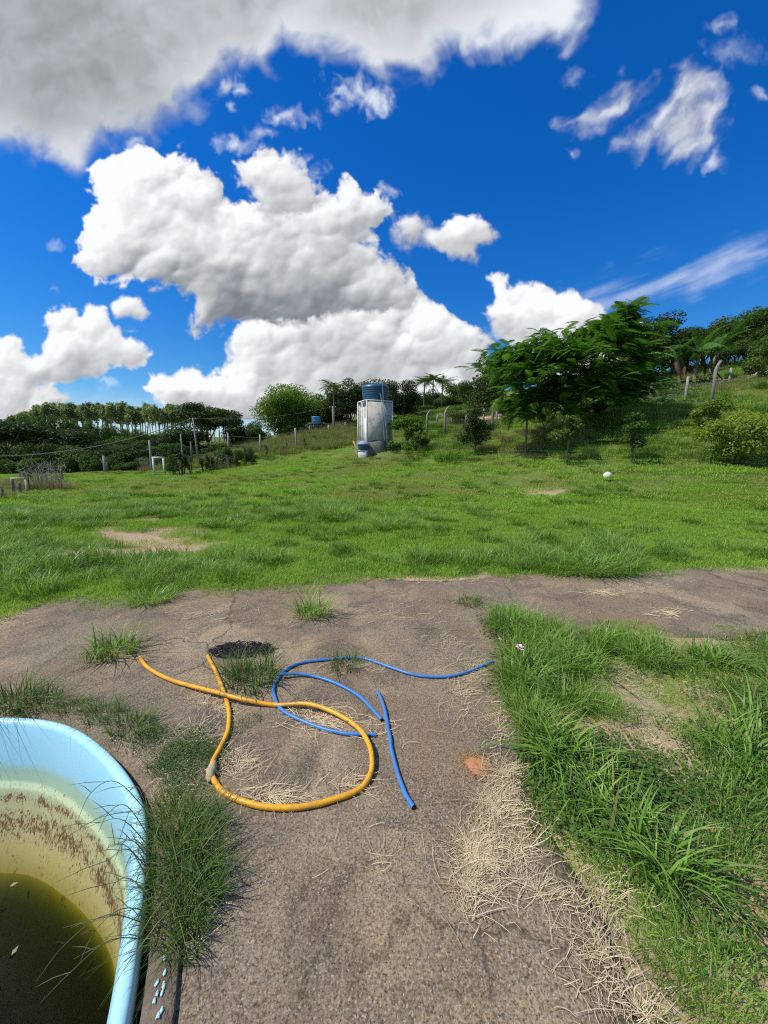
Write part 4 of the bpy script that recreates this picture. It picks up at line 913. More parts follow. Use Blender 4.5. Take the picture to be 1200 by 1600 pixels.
# -- around the tower
tree_at('bright', 'round_tree', 452, 692, 597, 41, 'big round bright green tree left of the palm', None, 122)
tree_at('dark2', 'dark_tree', 503, 692, 612, 47, 'dark tree between the bright round tree and the palm', None, 62)
tree_at('dark0', 'dark_tree', 548, 685, 588, 40, 'dark glossy tree directly left of the blue water tank', None, 78)
tree_at('dark3', 'dark_tree', 592, 685, 592, 43, 'dark tree directly behind the blue water tank', None, 82)
tree_at('dark1', 'dark_tree', 628, 680, 594, 41, 'dark tree directly right of the blue water tank', None, 70)
tree_at('dark2', 'dark_tree', 520, 690, 625, 42, 'low dark tree at the foot of the palm', None, 60)
for (u, vt, Y, w, k) in [(655,612,56,50,'mid0'),(690,618,58,50,'mid1'),(715,594,58,64,'mid2'),(665,632,50,44,'hedge0'),(700,634,50,40,'hedge1'),(640,630,48,44,'hedge2'),(730,630,50,44,'hedge1'),(676,608,62,40,'dark3'),(740,612,52,50,'mid0')]:
    tree_at(k, 'slope_tree', u, 640, vt, Y, 'green tree, %s from the left in the belt between the tank and the feathery tree' % nth([655,690,715,665,700,640,730,676,740], u), 'trees in the belt on the slope', w)
tree_at('dark3', 'dark_tree', 768, 640, 556, 36, 'dark dense tree behind the left side of the feathery tree', None, 95)
tree_at('dark0', 'dark_tree', 740, 640, 590, 40, 'smaller dark tree left of the dense one behind the feathery tree', None, 50)
tree_at('dark1', 'dark_tree', 1012, 600, 489, 34, 'almost black tree between the feathery tree and the banana plants', None, 105)
tree_at('back1', 'dark_tree', 950, 610, 560, 38, 'low dark tree seen under the feathery tree', None, 90)
tree_at('back1', 'dark_tree', 870, 630, 585, 42, 'dark tree hidden behind the trunk of the feathery tree', None, 90)
for i, (u, vt, Y, w, k) in enumerate([(1075,512,36,90,'back1'),(1110,496,38,80,'back'),(1150,492,36,90,'back1'),(1190,476,34,90,'back'),(1235,470,32,90,'back1'),(1130,520,33,70,'back'),(1175,530,31,70,'back1'),(1215,520,29,80,'back'),(1050,530,35,60,'back'),(1290,480,30,100,'back1'),(1035,516,42,80,'back1'),(1095,500,44,95,'back1'),(1165,484,42,95,'back'),(1210,474,40,90,'back1')]):
    tree_at(k, 'ridge_tree', u, 575, vt, Y, 'bushy tree, %s from the left in the belt on the right ridge' % nth([1075,1110,1150,1190,1235,1130,1175,1215,1050,1290,1035,1095,1165,1210], u), 'trees on the right ridge', w)
tree_at('hedge0', 'ridge_shrub', 1190, 590, 525, 24, 'yellow-green shrub at the right edge beside the earth track', None, 60, 'shrub')
# -- hedge and shrubs on the left bank
for i, (u, vb, vt, w) in enumerate([(345,727,700,22),(358,725,695,24),(330,728,705,20),(372,722,700,22),(388,720,696,20),(352,712,690,26),(270,735,706,22),(262,736,712,20)]):
    Y = 31.5+random.uniform(-.6, 1.2); tree_at('hedge%d' % (i % 3), 'hedge_shrub', u, vb, vt, Y, 'low green shrub, %s from the left in the hedge on the bank' % nth([345,358,330,372,388,352,270,262], u), 'hedge shrubs on the left bank', w, 'shrub')
# ---------------------------------------------------------------- plants with sword leaves, palms, banana plants, feathery tree
def swords(n, L, w, r_, up=.5, z0=0., droop=.35, segs=4, mat=None):
    """leaves radiating from one point"""
    V = []; Q = []; T_ = []; C = []; k = 0
    for i in range(n):
        az = i*2.399+r_.normal(0, .2); el = r_.uniform(up-.5, up+.6); l = L*r_.uniform(.7, 1.15); d = np.array([math.cos(az)*math.cos(el), math.sin(az)*math.cos(el), math.sin(el)]); s = np.array([-math.sin(az), math.cos(az), 0])
        zz = z0*r_.uniform(.75, 1)
        for j in range(segs+1):
            q = j/segs; p = np.array([0, 0, zz])+d*l*q-np.array([0, 0, droop*l*q*q]); ww = w*(math.sin(math.pi*min(.97, q*.8+.2)))**.8/2
            if j == segs: ww = .002
            V += [p-s*ww, p+s*ww]
            if j < segs: Q.append((k+2*j, k+2*j+1, k+2*j+3, k+2*j+2))
        k += 2*(segs+1); C += [[r_.rand()*.8, .8 if el < up-.4 else 0, 0]]*(2*(segs+1))
    return np.array(V), np.array(Q), np.zeros((0, 3), int), np.array(C)
def pinnate(L, n, pl, pw, droop, r_, segs=10, rach=.012, vee=.5):
    """one feather-shaped leaf along +x, arching down; leaflets both sides"""
    V = []; Q = []; C = []; k = 0; t0 = r_.rand()*.7
    def pt(q): return np.array([L*q*(1-.18*droop*q), 0, L*(.25*q-droop*q*q)])
    for i in range(segs):
        a, b = pt(i/segs), pt((i+1)/segs); w = rach*(1-i/segs*.8)
        V += [a-[0, w, 0], a+[0, w, 0], b+[0, w, 0], b-[0, w, 0]]; Q.append((k, k+1, k+2, k+3)); k += 4; C += [[t0, .1, 0]]*4
    for i in range(n):
        q = .12+.88*(i+.5)/n; p = pt(q); l = pl*math.sin(math.pi*min(1, q*.85+.12))**.7*r_.uniform(.85, 1.1)
        for sd in (-1, 1):
            d = np.array([.45, sd*.85, -.10-vee*r_.uniform(.1, .6)]); d /= np.linalg.norm(d); w = np.array([pw/2, 0, 0]); e = p+d*l
            V += [p-w, p+w, e+w*.25, e-w*.25]; Q.append((k, k+1, k+2, k+3)); k += 4; tt = min(1, t0+r_.rand()*.3); C += [[tt, 0, 0]]*4
    return np.array(V), np.array(Q), np.zeros((0, 3), int), np.array(C)
def turn(part, az, el=0., roll=0., at_=(0, 0, 0), s=1.):
    V, Q, T_, C = part; M = (Matrix.Rotation(az, 3, 'Z')@Matrix.Rotation(-el, 3, 'Y')@Matrix.Rotation(roll, 3, 'X'))
    return (V*s)@np.array(M).T+np.array(at_), Q, T_, C
# palms
def palm_meshes(seed, H, nf, L):
    r_ = np.random.RandomState(seed); tp = spline([[0, 0, -.3], [.1, 0, H*.4], [.05, .1, H]], 5); m = MB(); m.tube(tp, np.linspace(.15, .10, len(tp)), 8)
    parts = [turn(pinnate(L*r_.uniform(.8, 1.1), 20, L*.30, .07, r_.uniform(.7, 1.3), r_, vee=.9), i*2.399, r_.uniform(-.2, 1.35), r_.normal(0, .3), (.05, .1, H)) for i in range(nf)]
    return m.mesh('palm_trunk', [BARK], True), gmesh('palm_crown', parts, L_MID)
PALM = [palm_meshes(500+i, 8, 26, 2.4) for i in range(2)]
def palm_at(u, vt, Y, label, group=None, i=0, s=1.):
    g = Gd(u, 690, Y); zt = at(u, vt, Y)[2]; o = empty('palm_tree', g, label, 'palm', group, random.uniform(0, 6)); k = (zt-g[2])/9.0; o.scale = (s, s, k); link('trunk', PALM[i][0], o); link('crown', PALM[i][1], o)
palm_at(522, 598, 37, 'single tall palm standing left of the blue water tank', s=.62)
for u, vt, Y in [(662,592,54),(676,588,55),(689,592,54)]: palm_at(u, vt, Y, 'tall drooping palm in the group of three above the slope', 'palms above the slope', 1, .85)
# dracaena / yucca clumps on the left bank
def yucca_meshes(seed, H, heads):
    r_ = np.random.RandomState(seed); m = MB(); parts = []
    for i in range(heads):
        x, y = r_.normal(0, .28, 2); h = H*r_.uniform(.35, .8); tp = spline([[x*.3, y*.3, -.1], [x*.7, y*.7, h*.5], [x, y, h]], 3); m.tube(tp, np.linspace(.05, .035, len(tp)), 6)
        for zz in (.0, -.22, -.45): parts.append(turn(swords(26, .62, .05, r_, .55, 0, .3), r_.rand()*6, 0, 0, (x, y, max(.1, h+zz))))
    return m.mesh('stem', [BARK], True), gmesh('sword_leaves', parts, L_YUC)
YUC = [yucca_meshes(520+i, 2.3, n) for i, n in enumerate((5, 3, 1))]
def yucca_at(k, u, vb, vt, Y, label, group=None, s=1.):
    g = Gd(u, vb, Y); zt = at(u, vt, Y)[2]; o = empty('yucca', g, label, 'yucca', group, random.uniform(0, 6)); q = (zt-g[2])/2.5; o.scale = (q*s, q*s, q); link('stem', YUC[k][0], o); link('leaves', YUC[k][1], o)
yucca_at(0, 284, 733, 690, 30, 'large dark yucca clump right of the small white goal'); yucca_at(0, 318, 730, 698, 30.5, 'squat dark yucca clump left of the hedge, second from the goal')
yucca_at(1, 380, 722, 692, 31, 'yucca clump at the right end of the hedge'); yucca_at(2, 416, 712, 677, 31, 'slim yucca beside the pale post under the bright round tree'); yucca_at(2, 475, 702, 670, 31, 'slim yucca right of the second pale post under the round tree'); yucca_at(1, 448, 704, 688, 32, 'small yucca between the two pale posts under the round tree'); yucca_at(1, 300, 728, 706, 31, 'low yucca between the two large dark clumps')
# banana plants
def banana_leaf(L, W, r_, dead=False):
    segs = 14; V = []; Q = []; C = []; k = 0; dr = r_.uniform(.35, .75) if not dead else 1.2; t0 = r_.rand()
    def pt(q): return np.array([L*(q-.28*dr*q*q), 0, L*(.35*q-dr*q*q)])
    for i in range(segs):
        a, b = pt(i/segs), pt((i+1)/segs); wa = W*math.sin(math.pi*min(1, .06+i/segs*.94))**.6/2; wb = W*math.sin(math.pi*min(.985, .06+(i+1)/segs*.94))**.6/2
        for sd in (-1, 1):
            g = r_.uniform(.0, .35)*(b-a) if r_.rand() < .5 else 0*(b-a); f1, f2 = r_.uniform(.2, .5, 2)
            V += [a+g*0, b, b+[0, sd*wb, -wb*f1]-g, a+[0, sd*wa, -wa*f1]+g]; Q.append((k, k+1, k+2, k+3)); k += 4; tt = min(1, t0*.7+r_.rand()*.3); C += [[tt, 0, 0]]*4
    return np.array(V), np.array(Q), np.zeros((0, 3), int), np.array(C)
def banana(u, vb, vt, Y, seed, label, nl=8, lean=0., az0=0.):
    r_ = np.random.RandomState(seed); g = Gd(u, vb, Y); H = at(u, vt, Y)[2]-g[2]; o = empty('banana_plant', g, label, 'banana plant'); hs = H*.56
    m = MB(); tp = spline([[0, 0, -.2], [lean*.3, 0, hs*.5], [lean, 0, hs]], 5); m.tube(tp, np.linspace(.13, .07, len(tp)), 10); m.build('stem', [plainmat('banana_stem', (.26, .24, .07), (.09, .06, .035), 3, .6)], o, True)
    parts = [turn(banana_leaf(H*.70*r_.uniform(.75, 1.1), .46, r_), az0+i*2.2+r_.normal(0, .25), r_.uniform(.15, 1.15), r_.normal(0, .5), (lean, 0, hs*r_.uniform(.92, 1.02))) for i in range(nl)]
    link('leaves', gmesh('leaves', parts, L_BAN), o)
    parts = [turn(banana_leaf(H*.42, .2, r_, True), r_.rand()*6.3, r_.uniform(-1.1, -.5), r_.normal(0, .6), (lean*.9, 0, hs*r_.uniform(.75, .95))) for i in range(4)]
    link('dead_leaves', gmesh('dead_leaves', parts, L_DRY), o)
banana(1084, 600, 510, 25.5, 541, 'banana plant with yellowish stem, middle one of the clump by the fence', 11, .15)
banana(1062, 603, 522, 26, 542, 'banana plant leaning left with dead leaves, left one of the clump', 9, -.4, 2.4)
banana(1106, 600, 508, 26.5, 543, 'banana plant on the right side of the clump, its leaves reaching right', 9, .4, .4)
# the feathery tree: spreading, layered, twice-divided leaves
def frond(r_, L=.62, npin=12, lp=.20, droop=.35):
    """leaf: side pinnae, each a thin comb-like strip of leaflets"""
    V = []; Q = []; C = []; k = 0; t0 = r_.rand()*.75
    def pt(q): return np.array([L*q, 0, L*(.12*q-droop*q*q)])
    for i in range(5):
        a, b = pt(i/5), pt((i+1)/5); V += [a-[0, .006, 0], a+[0, .006, 0], b+[0, .004, 0], b-[0, .004, 0]]; Q.append((k, k+1, k+2, k+3)); k += 4; C += [[t0, .3, 0]]*4
    for i in range(npin):
        q = .18+.80*(i+.5)/npin; p = pt(q); l = lp*(.55+.45*math.sin(math.pi*q))*r_.uniform(.85, 1.1)
        for sd in (-1, 1):
            d = np.array([.55, sd*.83, 0]); d /= np.linalg.norm(d); nn = np.array([-d[1], d[0], 0]); sg = 3
            for j in range(sg):
                q0, q1 = j/sg, (j+.86)/sg; w0 = .021*math.sin(math.pi*(.18+.75*q0)); w1 = .021*math.sin(math.pi*min(.97, .18+.8*q1))
                a = p+d*l*q0-[0, 0, .30*l*q0*q0]; b = p+d*l*q1-[0, 0, .30*l*q1*q1]; V += [a-nn*w0, a+nn*w0, b+nn*w1, b-nn*w1]; Q.append((k, k+1, k+2, k+3)); k += 4; C += [[min(1, t0+r_.rand()*.25), 0, 0]]*4
    return np.array(V), np.array(Q), np.zeros((0, 3), int), np.array(C)
def feathery_tree():
    Y = 17.5; g = Gd(893, 660, Y); r_ = np.random.RandomState(77); K = FOC/Y
    o = empty('feathery_tree', g, 'large spreading tree with feathery layered leaves and dark limbs beside the fence', 'tree')
    Z = lambda v, u=893: at(u, v, Y)[2]-g[2]
    X = lambda u: (at(u, 600, Y)[0]-g[0])
    # boughs: (u, v, depth offset, spread) of leaf sprays
    tips = [(800,560,-.6),(770,548,0.2),(785,585,-1.2),(812,600,-1.5),(790,620,-1.3),(830,570,.8),(840,545,-.4),(820,530,.6),(858,530,-.8),(800,540,1.2),(872,560,-1.6),(850,600,-1.8),(880,590,-2.0),(905,610,-1.9),(935,600,-1.7),(965,590,-1.3),(985,600,-.8),(895,540,-1.2),(920,560,-1.5),(950,550,-1.2),(980,560,-.5),(905,520,.2),(930,510,-.4),(955,495,.3),(975,480,.2),(985,475,.8),(960,480,-.5),(990,505,.6),(940,530,.9),(1000,530,.2),(995,570,.9),(870,510,.9),(885,545,1.6),(930,580,1.6),(965,570,1.9),(850,580,1.7),(815,575,1.8),(1005,590,.2),(940,490,1.0),(915,500,.9),(835,625,-1.0),(865,625,-1.3),(975,520,-.6),(1000,605,-.6),(798,640,-.5),(828,648,.5),(850,640,-1.4),(872,650,-1.2),(945,632,-1.2),(968,628,-.6),(992,622,.3),(905,630,-1.8),(925,622,1.2),(860,640,1.0),(1005,560,.4),(765,575,-.2),(920,535,-1.6),(890,570,-2.2),(855,560,-1.4)]
    limbs = []; forks = [np.array([X(885), -.2, Z(640)]), np.array([X(905), .3, Z(630)]), np.array([X(915), 0, Z(600)])]
    m = MB(); 
    m.tube(spline([[X(922), .3, Z(668)], [X(908), .2, Z(650)], forks[0], [X(868), -.3, Z(600)], [X(850), -.4, Z(575)]], 5), np.linspace(.13, .05, 21), 8)
    m.tube(spline([[X(889), 0, Z(675)-.5], [X(888), 0, Z(650)], [X(895), .2, Z(620)], [X(925), .2, Z(570)], [X(945), .2, Z(530)]], 5), np.linspace(.16, .05, 21), 8)
    m.tube(spline([[X(893), .1, Z(640)], [X(930), .5, Z(605)], [X(975), .3, Z(580)]], 5), np.linspace(.10, .04, 11), 8)
    hubs = [np.array([X(868), -.3, Z(600)]), np.array([X(925), .2, Z(570)]), np.array([X(945), .2, Z(530)]), np.array([X(950), .4, Z(592)]), np.array([X(850), -.4, Z(575)])]
    parts = []
    for (u, v, dy) in tips:
        e = np.array([X(u), dy, Z(v)]); h = min(hubs, key=lambda q: np.linalg.norm(q-e)); mid = (h+e)/2+np.array([0, 0, -.12]); m.tube(spline([h, mid, e], 4), np.linspace(.035, .010, 9), 5)
        dirv = e-np.array([X(905), 0, Z(610)]); az = math.atan2(dirv[1], dirv[0])
        nfr = 66
        for i in range(nfr):
            q = r_.uniform(.35, 1.0); base = h+(e-h)*q+r_.normal(0, .27, 3)*np.array([1.35, 1.35, .40]); a2 = az+r_.normal(0, 1.1)
            parts.append(turn(frond(r_, r_.uniform(.34, .58)+(.22 if q > .85 else 0), droop=r_.uniform(.25, .6)), a2, r_.normal(.12, .28), r_.normal(0, .3), base))
    m.build('trunk', [BARK], o, True); link('crown', gmesh('crown', parts, L_FEATH), o)
    pod = MB(); pod.tube(spline([[X(897), -2.1, Z(570)], [X(894), -2.1, Z(577)], [X(891), -2.1, Z(586)]], 4), [.02, .05, .075, .085, .085, .08, .07, .04, .02], 8); pod.build('seed_cluster', [plainmat('pale_cluster', (.35, .38, .14), (.50, .50, .22), 20)], o, True)
feathery_tree()
# small leaning side tree under its left end, with the same foliage
def young_feathery():
    g = Gd(823, 672, 16.8); r_ = np.random.RandomState(78); o = empty('young_tree', g, 'young feathery tree with a thin trunk under the left side of the big one', 'tree'); Z = lambda v: at(823, v, 16.8)[2]-g[2]
    m = MB(); m.tube(spline([[0, 0, -.2], [-.02, 0, Z(650)], [-.1, 0, Z(615)]], 4), np.linspace(.055, .03, 9), 7); m.build('trunk', [BARK], o, True); parts = []
    for i in range(230):
        az = r_.rand()*6.28; parts.append(turn(frond(r_, r_.uniform(.45, .7), droop=.55), az, r_.normal(-.1, .35), r_.normal(0, .3), (-.1+r_.normal(0, .5), r_.normal(0, .4), Z(632)+r_.normal(0, .30))))
    link('crown', gmesh('crown', parts, L_FEATH), o)
young_feathery()
# shrubs built one by one
def shrub(u, vb, vt, wpx, Y, mat, nleaf, leaf, label, seed, name='shrub', nb=14, bump=.34, th=.12, extra=None, cat='shrub'):
    g = Gd(u, vb, Y); H = at(u, vt, Y)[2]-g[2]; W = wpx/FOC*Y; ms = tree_meshes(name, seed, H, W, H*th, nb, nleaf, leaf, mat, tr=.03, bump=bump, shell=.4)
    return plant_tree(name, ms, g, label, cat)
shrub(742, 706, 632, 54, 19, L_DARK, 5200, .055, 'dark round citrus bush on the slope left of the feathery tree', 601, nb=20)
shrub(636, 697, 642, 58, 24.5, L_BRIGHT, 5200, .07, 'bright green shrub against the right corner of the tank tower', 602)
shrub(655, 700, 668, 34, 23.5, L_MID, 1800, .06, 'small loose shrub with pale flowers right of the tower', 603)
shrub(886, 700, 640, 54, 14.5, L_MID, 2600, .055, 'young broad-leaved tree with a pale stem in front of the feathery tree', 604, nb=12, th=.30)
shrub(986, 712, 640, 38, 13.5, L_MID, 2600, .05, 'narrow upright bush with grass at its foot, right of the feathery tree', 605, nb=10)
shrub(1140, 730, 642, 112, 12, L_YEL, 9000, .045, 'wide yellow-green bush on the bank at the right', 606, nb=24)
shrub(1105, 668, 615, 60, 14.5, L_YEL, 3600, .045, 'loose yellow-green bush just behind the wide one on the right bank', 607, nb=14)
shrub(1170, 690, 635, 70, 13, L_YEL, 4200, .045, 'bright bush at the right edge above the wide one', 608, nb=14)
shrub(925, 655, 628, 50, 19, L_MID, 2200, .06, 'low bush under the right side of the feathery tree', 609, nb=10)
shrub(1035, 640, 600, 40, 24, L_MID, 1500, .06, 'small green bush before the dark tree, beside the banana plants', 610, nb=10)
shrub(720, 652, 640, 60, 34, L_MID, 1600, .08, 'low green bush beyond the fence posts left of the feathery tree', 611, nb=10)
shrub(48, 740, 706, 40, 20, L_MID, 1500, .07, 'small leafy bush behind the little frame at the left edge', 612, nb=10)
# creeping squash-like cover beyond the fence
cv = Sc(None)
# weeds against the footing of the tower
for (u, v, w, sd) in [(612,706,30,621),(640,708,34,622)]:
    shrub(u, v, v-17, w, G(u, v)[1], L_BRIGHT, 1500, .07, 'low bright weed clump at the foot of the tower, %s' % ('nearer the small tank' if u < 630 else 'under the pale-flowered shrub'), sd, 'weed_clump', 9, cat='weed'); LIB['vine'] = [gmesh('vine', clover(120, .5, .22, .075, 690+i, .4), leafmat('vine_leaf', (.04, .10, .045), (.10, .19, .09), transl=.25)) for i in range(2)]
x, y = rand_pts(5, 22, 19, 32, 3.0); u, v = pxy(x, y); k = (u > 985) & (u < 1105) & (v > 596) & (v < 634); k |= (u > 1120) & (v > 575) & (v < 592) & (rng.rand(len(u)) < .3)
cv.add('vine', x[k], y[k], rng.uniform(.6, 1.2, k.sum())); cv.make('vines')
# ================================================================ BUILT THINGS
M_CONCPOST = plainmat('post_concrete', (.17, .155, .13), (.29, .27, .235), 14, .9, .5)
M_WOODPOST = plainmat('post_wood', (.09, .08, .065), (.20, .18, .15), 10, .9, .5)
M_PALEPOST = plainmat('post_pale_wood', (.22, .20, .17), (.38, .36, .31), 10, .9, .4)
M_WHITE = plainmat('old_white_paint', (.52, .52, .49), (.74, .74, .70), 6, .7, .2)
M_PVC = plainmat('white_pipe', (.62, .63, .62), (.74, .75, .74), 12, .4, .05)
M_WIRE = plainmat('wire', (.14, .13, .12), (.22, .21, .20), 20, .6, .1)
t = NT('blockwork_render'); sx = t.n('SeparateXYZ'); t.l(t.pos(), sx.inputs[0])
mp = t.n('Mapping'); mp.inputs['Scale'].default_value = (1, 1, .8); t.l(t.pos(), mp.inputs[0])
st = t.noise(2.6, 6, .7, mp.outputs[0]); s2 = t.noise(9, 5, .7)
c = t.mix(s2, (.46, .43, .37), (.62, .585, .51)); c = t.mix(t.ramp(st, [(.52, 0.), (.66, .7)]), c, (.19, .175, .15))
M_BLOCK = t.set(color=c, rough=.9, normal=t.bump(s2, .4, .02), spec=.02)
t = NT('tank_blue'); n = t.noise(5, 5, .6); M_TANK = t.set(color=t.mix(n, (.012, .062, .13), (.03, .115, .20)), rough=.42, spec=.45, normal=t.bump(n, .1, .01))
M_TANK2 = plainmat('tank_light_blue', (.05, .24, .45), (.09, .33, .55), 5, .5, .1)
# ---- water tower
def water_tower():
    g = Gd(586, 698, 25.0); k = 25.0/FOC; o = empty('water_tower', (g[0], g[1], g[2]), 'tall grey block tower with white edge frame carrying a blue tank', 'tank tower', None, R(25)); zt = at(588, 629, 25)[2]-g[2]
    W, D = 1.78, 1.55; b = .07
    m = MB(); 
    m.box((0, -D/2+.06, zt/2-.2), (W-2*b, .10, zt+.3)); m.box((0, D/2-.06, zt/2-.2), (W-2*b, .10, zt+.3)); m.box((W/2-.06, 0, zt/2-.2), (.10, D-2*b, zt+.3))
    m.box((-W/2+.22, 0, zt/2-.2), (.05, D-2*b, zt+.3)); m.box((0, 0, zt-.12), (W-.3, D-.3, .12))
    m.build('block_walls', M_BLOCK, o)
    for (x, y) in ((-W/2+b/2, -D/2+b/2), (W/2-b/2, -D/2+b/2), (-W/2+b/2, D/2-b/2), (W/2-b/2, D/2-b/2)):
        m = MB(); m.box((x, y, zt/2-.2), (b*1.05, b*1.05, zt+.4)); m.build('corner_column', M_WHITE, o)
    m = MB(); m.box((-W/2+b/2, 0, zt/2-.2), (b, b, zt+.38)); m.build('middle_column', M_WHITE, o)
    m = MB(); m.box((-W/2+.13, -.34, zt*.32), (.04, .52, zt*.66)); m.build('white_panel', M_WHITE, o)
    m = MB(); h = .07
    m.box((0, -D/2+b/2, zt+h/2), (W, b, h)); m.box((0, D/2-b/2, zt+h/2), (W, b, h)); m.box((-W/2+b/2, 0, zt+h/2), (b, D-2*b-.004, h)); m.box((W/2-b/2, 0, zt+h/2), (b, D-2*b-.004, h)); m.build('top_frame', M_WHITE, o)
    # sloping mortar skirt at the foot
    m = MB(); n = 22; V = []; 
    for j, (rx, rz) in enumerate(((1.0, .52), (1.14, .40), (1.34, -.05), (1.5, -.8))):
        for i in range(n):
            a = 2*math.pi*i/n; q = 1+.12*math.sin(3*a+j)+.08*math.sin(7*a); V.append((rx*q*math.cos(a)*1.0, rx*q*.85*math.sin(a), rz+.04*math.sin(5*a+j)))
    Q = [(j*n+i, j*n+(i+1) % n, (j+1)*n+(i+1) % n, (j+1)*n+i) for j in range(3) for i in range(n)]; m.add(V, [q[::-1] for q in Q]); m.build('sloping_footing', plainmat('footing_grey', (.13, .125, .10), (.26, .25, .20), 9, .95, 1.0), o, True)
    for (x0, x1, z1, lbl) in ((.16, .02, zt+.40, 'shorter white pipe'), (.34, .14, at(598, 601, 25)[2]-g[2], 'taller white pipe reaching the tank lid')):
        m = MB(); m.tube([(x0+.12, -D/2-.10, -.25), (x0+.08, -D/2-.07, zt*.3), (x1+.05, -D/2-.05, zt), (x1, -D/2-.05, z1), (x1-.04, -D/2-.04, z1+.03), (x1-.16, -D/2+.03, z1+.03)], .026, 8); p = m.build('pipe', M_PVC, o, True); p['label'] = lbl
    # the tank stands on the tower
    tk = empty('water_tank', (g[0]+.03, g[1]+.02, g[2]+zt+.075), 'dark blue ribbed round water tank with a domed lid on the block tower', 'water tank'); H = at(588, 599, 25)[2]-g[2]-zt-.07; r = 39/2*k*1.06
    prof = [(.0, 0), (r*.86, 0), (r*.90, .04)]
    hb = H*.62
    for i in range(5):
        z0 = .06+hb*i/5; z1 = .06+hb*(i+1)/5; prof += [(r*(.915+.015*i), z0), (r*(.93+.014*i), z0+.03), (r*(.93+.014*i), z1-.05), (r*(.915+.015*i), z1-.015)]
    prof += [(r*.985, hb+.06), (r*1.0, hb+.07)]
    m = MB(); m.lathe(prof, 40); m.build('body', M_TANK, tk, True)
    m = MB(); m.lathe([(r*1.0, hb+.06), (r*1.015, hb+.08), (r*1.0, hb+.13), (r*.93, hb+.24), (r*.66, H-.10), (r*.30, H-.04), (r*.28, H), (r*.24, H+.01), (0, H+.015)], 40); 
    for i in range(10):
        a = 2*math.pi*i/10; m.tube([(r*.95*math.cos(a), r*.95*math.sin(a), hb+.17), (r*.64*math.cos(a), r*.64*math.sin(a), H-.075), (r*.34*math.cos(a), r*.34*math.sin(a), H-.035)], .018, 5)
    m.build('lid', M_TANK, tk, True)
water_tower()
# ---- the small covered tank in front of it, on a white block
def small_tank():
    g = G(568, 713.5); Y = g[1]; k = Y/FOC
    b = empty('concrete_block', g, 'squat cream-white block in the grass before the tank tower', 'block', None, R(-16)); H = at(568, 704, Y)[2]-g[2]+.0
    m = MB(); m.box((0, 0, H/2-.15), (.52, .5, H+.3), taper=.97); m.build('block', M_WHITE, b, bevel=.02); m = MB(); m.box((0, 0, H+.012), (.56, .54, .03)); m.build('cap', M_WHITE, b)
    tk = empty('small_tank', (g[0], g[1], g[2]+H+.03), 'small dark blue water tank with a pale conical lid, sitting on the white block', 'water tank'); zt = at(568, 689, Y)[2]-g[2]-H; r = 9.5*k
    m = MB(); m.lathe([(0, 0), (r*.78, 0), (r*.84, .06), (r*.9, zt*.35), (r*.97, zt*.5), (r*.98, zt*.58)], 28); m.build('body', M_TANK, tk, True)
    m = MB(); m.lathe([(r*1.0, zt*.55), (r*1.06, zt*.58), (r*1.05, zt*.66), (r*.7, zt*.84), (r*.25, zt*.97), (0, zt)], 28); m.build('lid', plainmat('lid_grey_blue', (.20, .27, .38), (.34, .42, .52), 8, .5, .1), tk, True)
    p0 = Gd(563, 712, Y-.05); p1 = at(552, 689, Y+.1)
    m = MB(); m.tube([p0-[0, 0, .1], (p0+p1)/2, p1], .045, 8); tag(m.build('leaning_pole', plainmat('orange_pole', (.50, .24, .13), (.62, .36, .22), 10, .6), None, True), 'orange-brown pole leaning against the small tank', 'pole')
small_tank()
# ---- far light blue tank on a post stand
def far_tank():
    Y = 38.; g = Gd(495, 688, Y); k = Y/FOC; o = empty('tank_stand', g, 'rough wooden post stand under the light blue tank beyond the bank', 'tank stand'); zt = at(495, 663, Y)[2]-g[2]
    for dx, dy in ((-.55, -.4), (.55, -.4), (-.5, .5), (.55, .5), (0, -.42)):
        m = MB(); m.tube([(dx, dy, -.5), (dx*.97, dy*.97, zt)], .07, 7); m.build('post', M_PALEPOST, o, True)
    m = MB(); m.box((0, 0, zt+.05), (1.4, 1.25, .1)); m.build('platform', M_WOODPOST, o)
    m = MB()
    for i in range(9): m.box((-.5+.125*i, -.5, zt*.33), (.09, .03, zt*.75+.3))
    m.build('slats', M_WOODPOST, o)
    H = at(495, 652, Y)[2]-g[2]-zt; r = 7.6*k; tk = empty('blue_tank', (g[0], g[1], g[2]+zt+.1), 'light blue tank on the wooden post stand, left of the tower', 'water tank')
    m = MB(); m.lathe([(0, 0), (r*.85, 0), (r*.92, H*.3), (r, H*.75), (r, H*.8)], 28); m.build('body', M_TANK2, tk, True); m = MB(); m.lathe([(r*1.05, H*.78), (r*1.05, H*.88), (r*.5, H*.98), (0, H)], 28); m.build('lid', M_TANK2, tk, True)
far_tank()
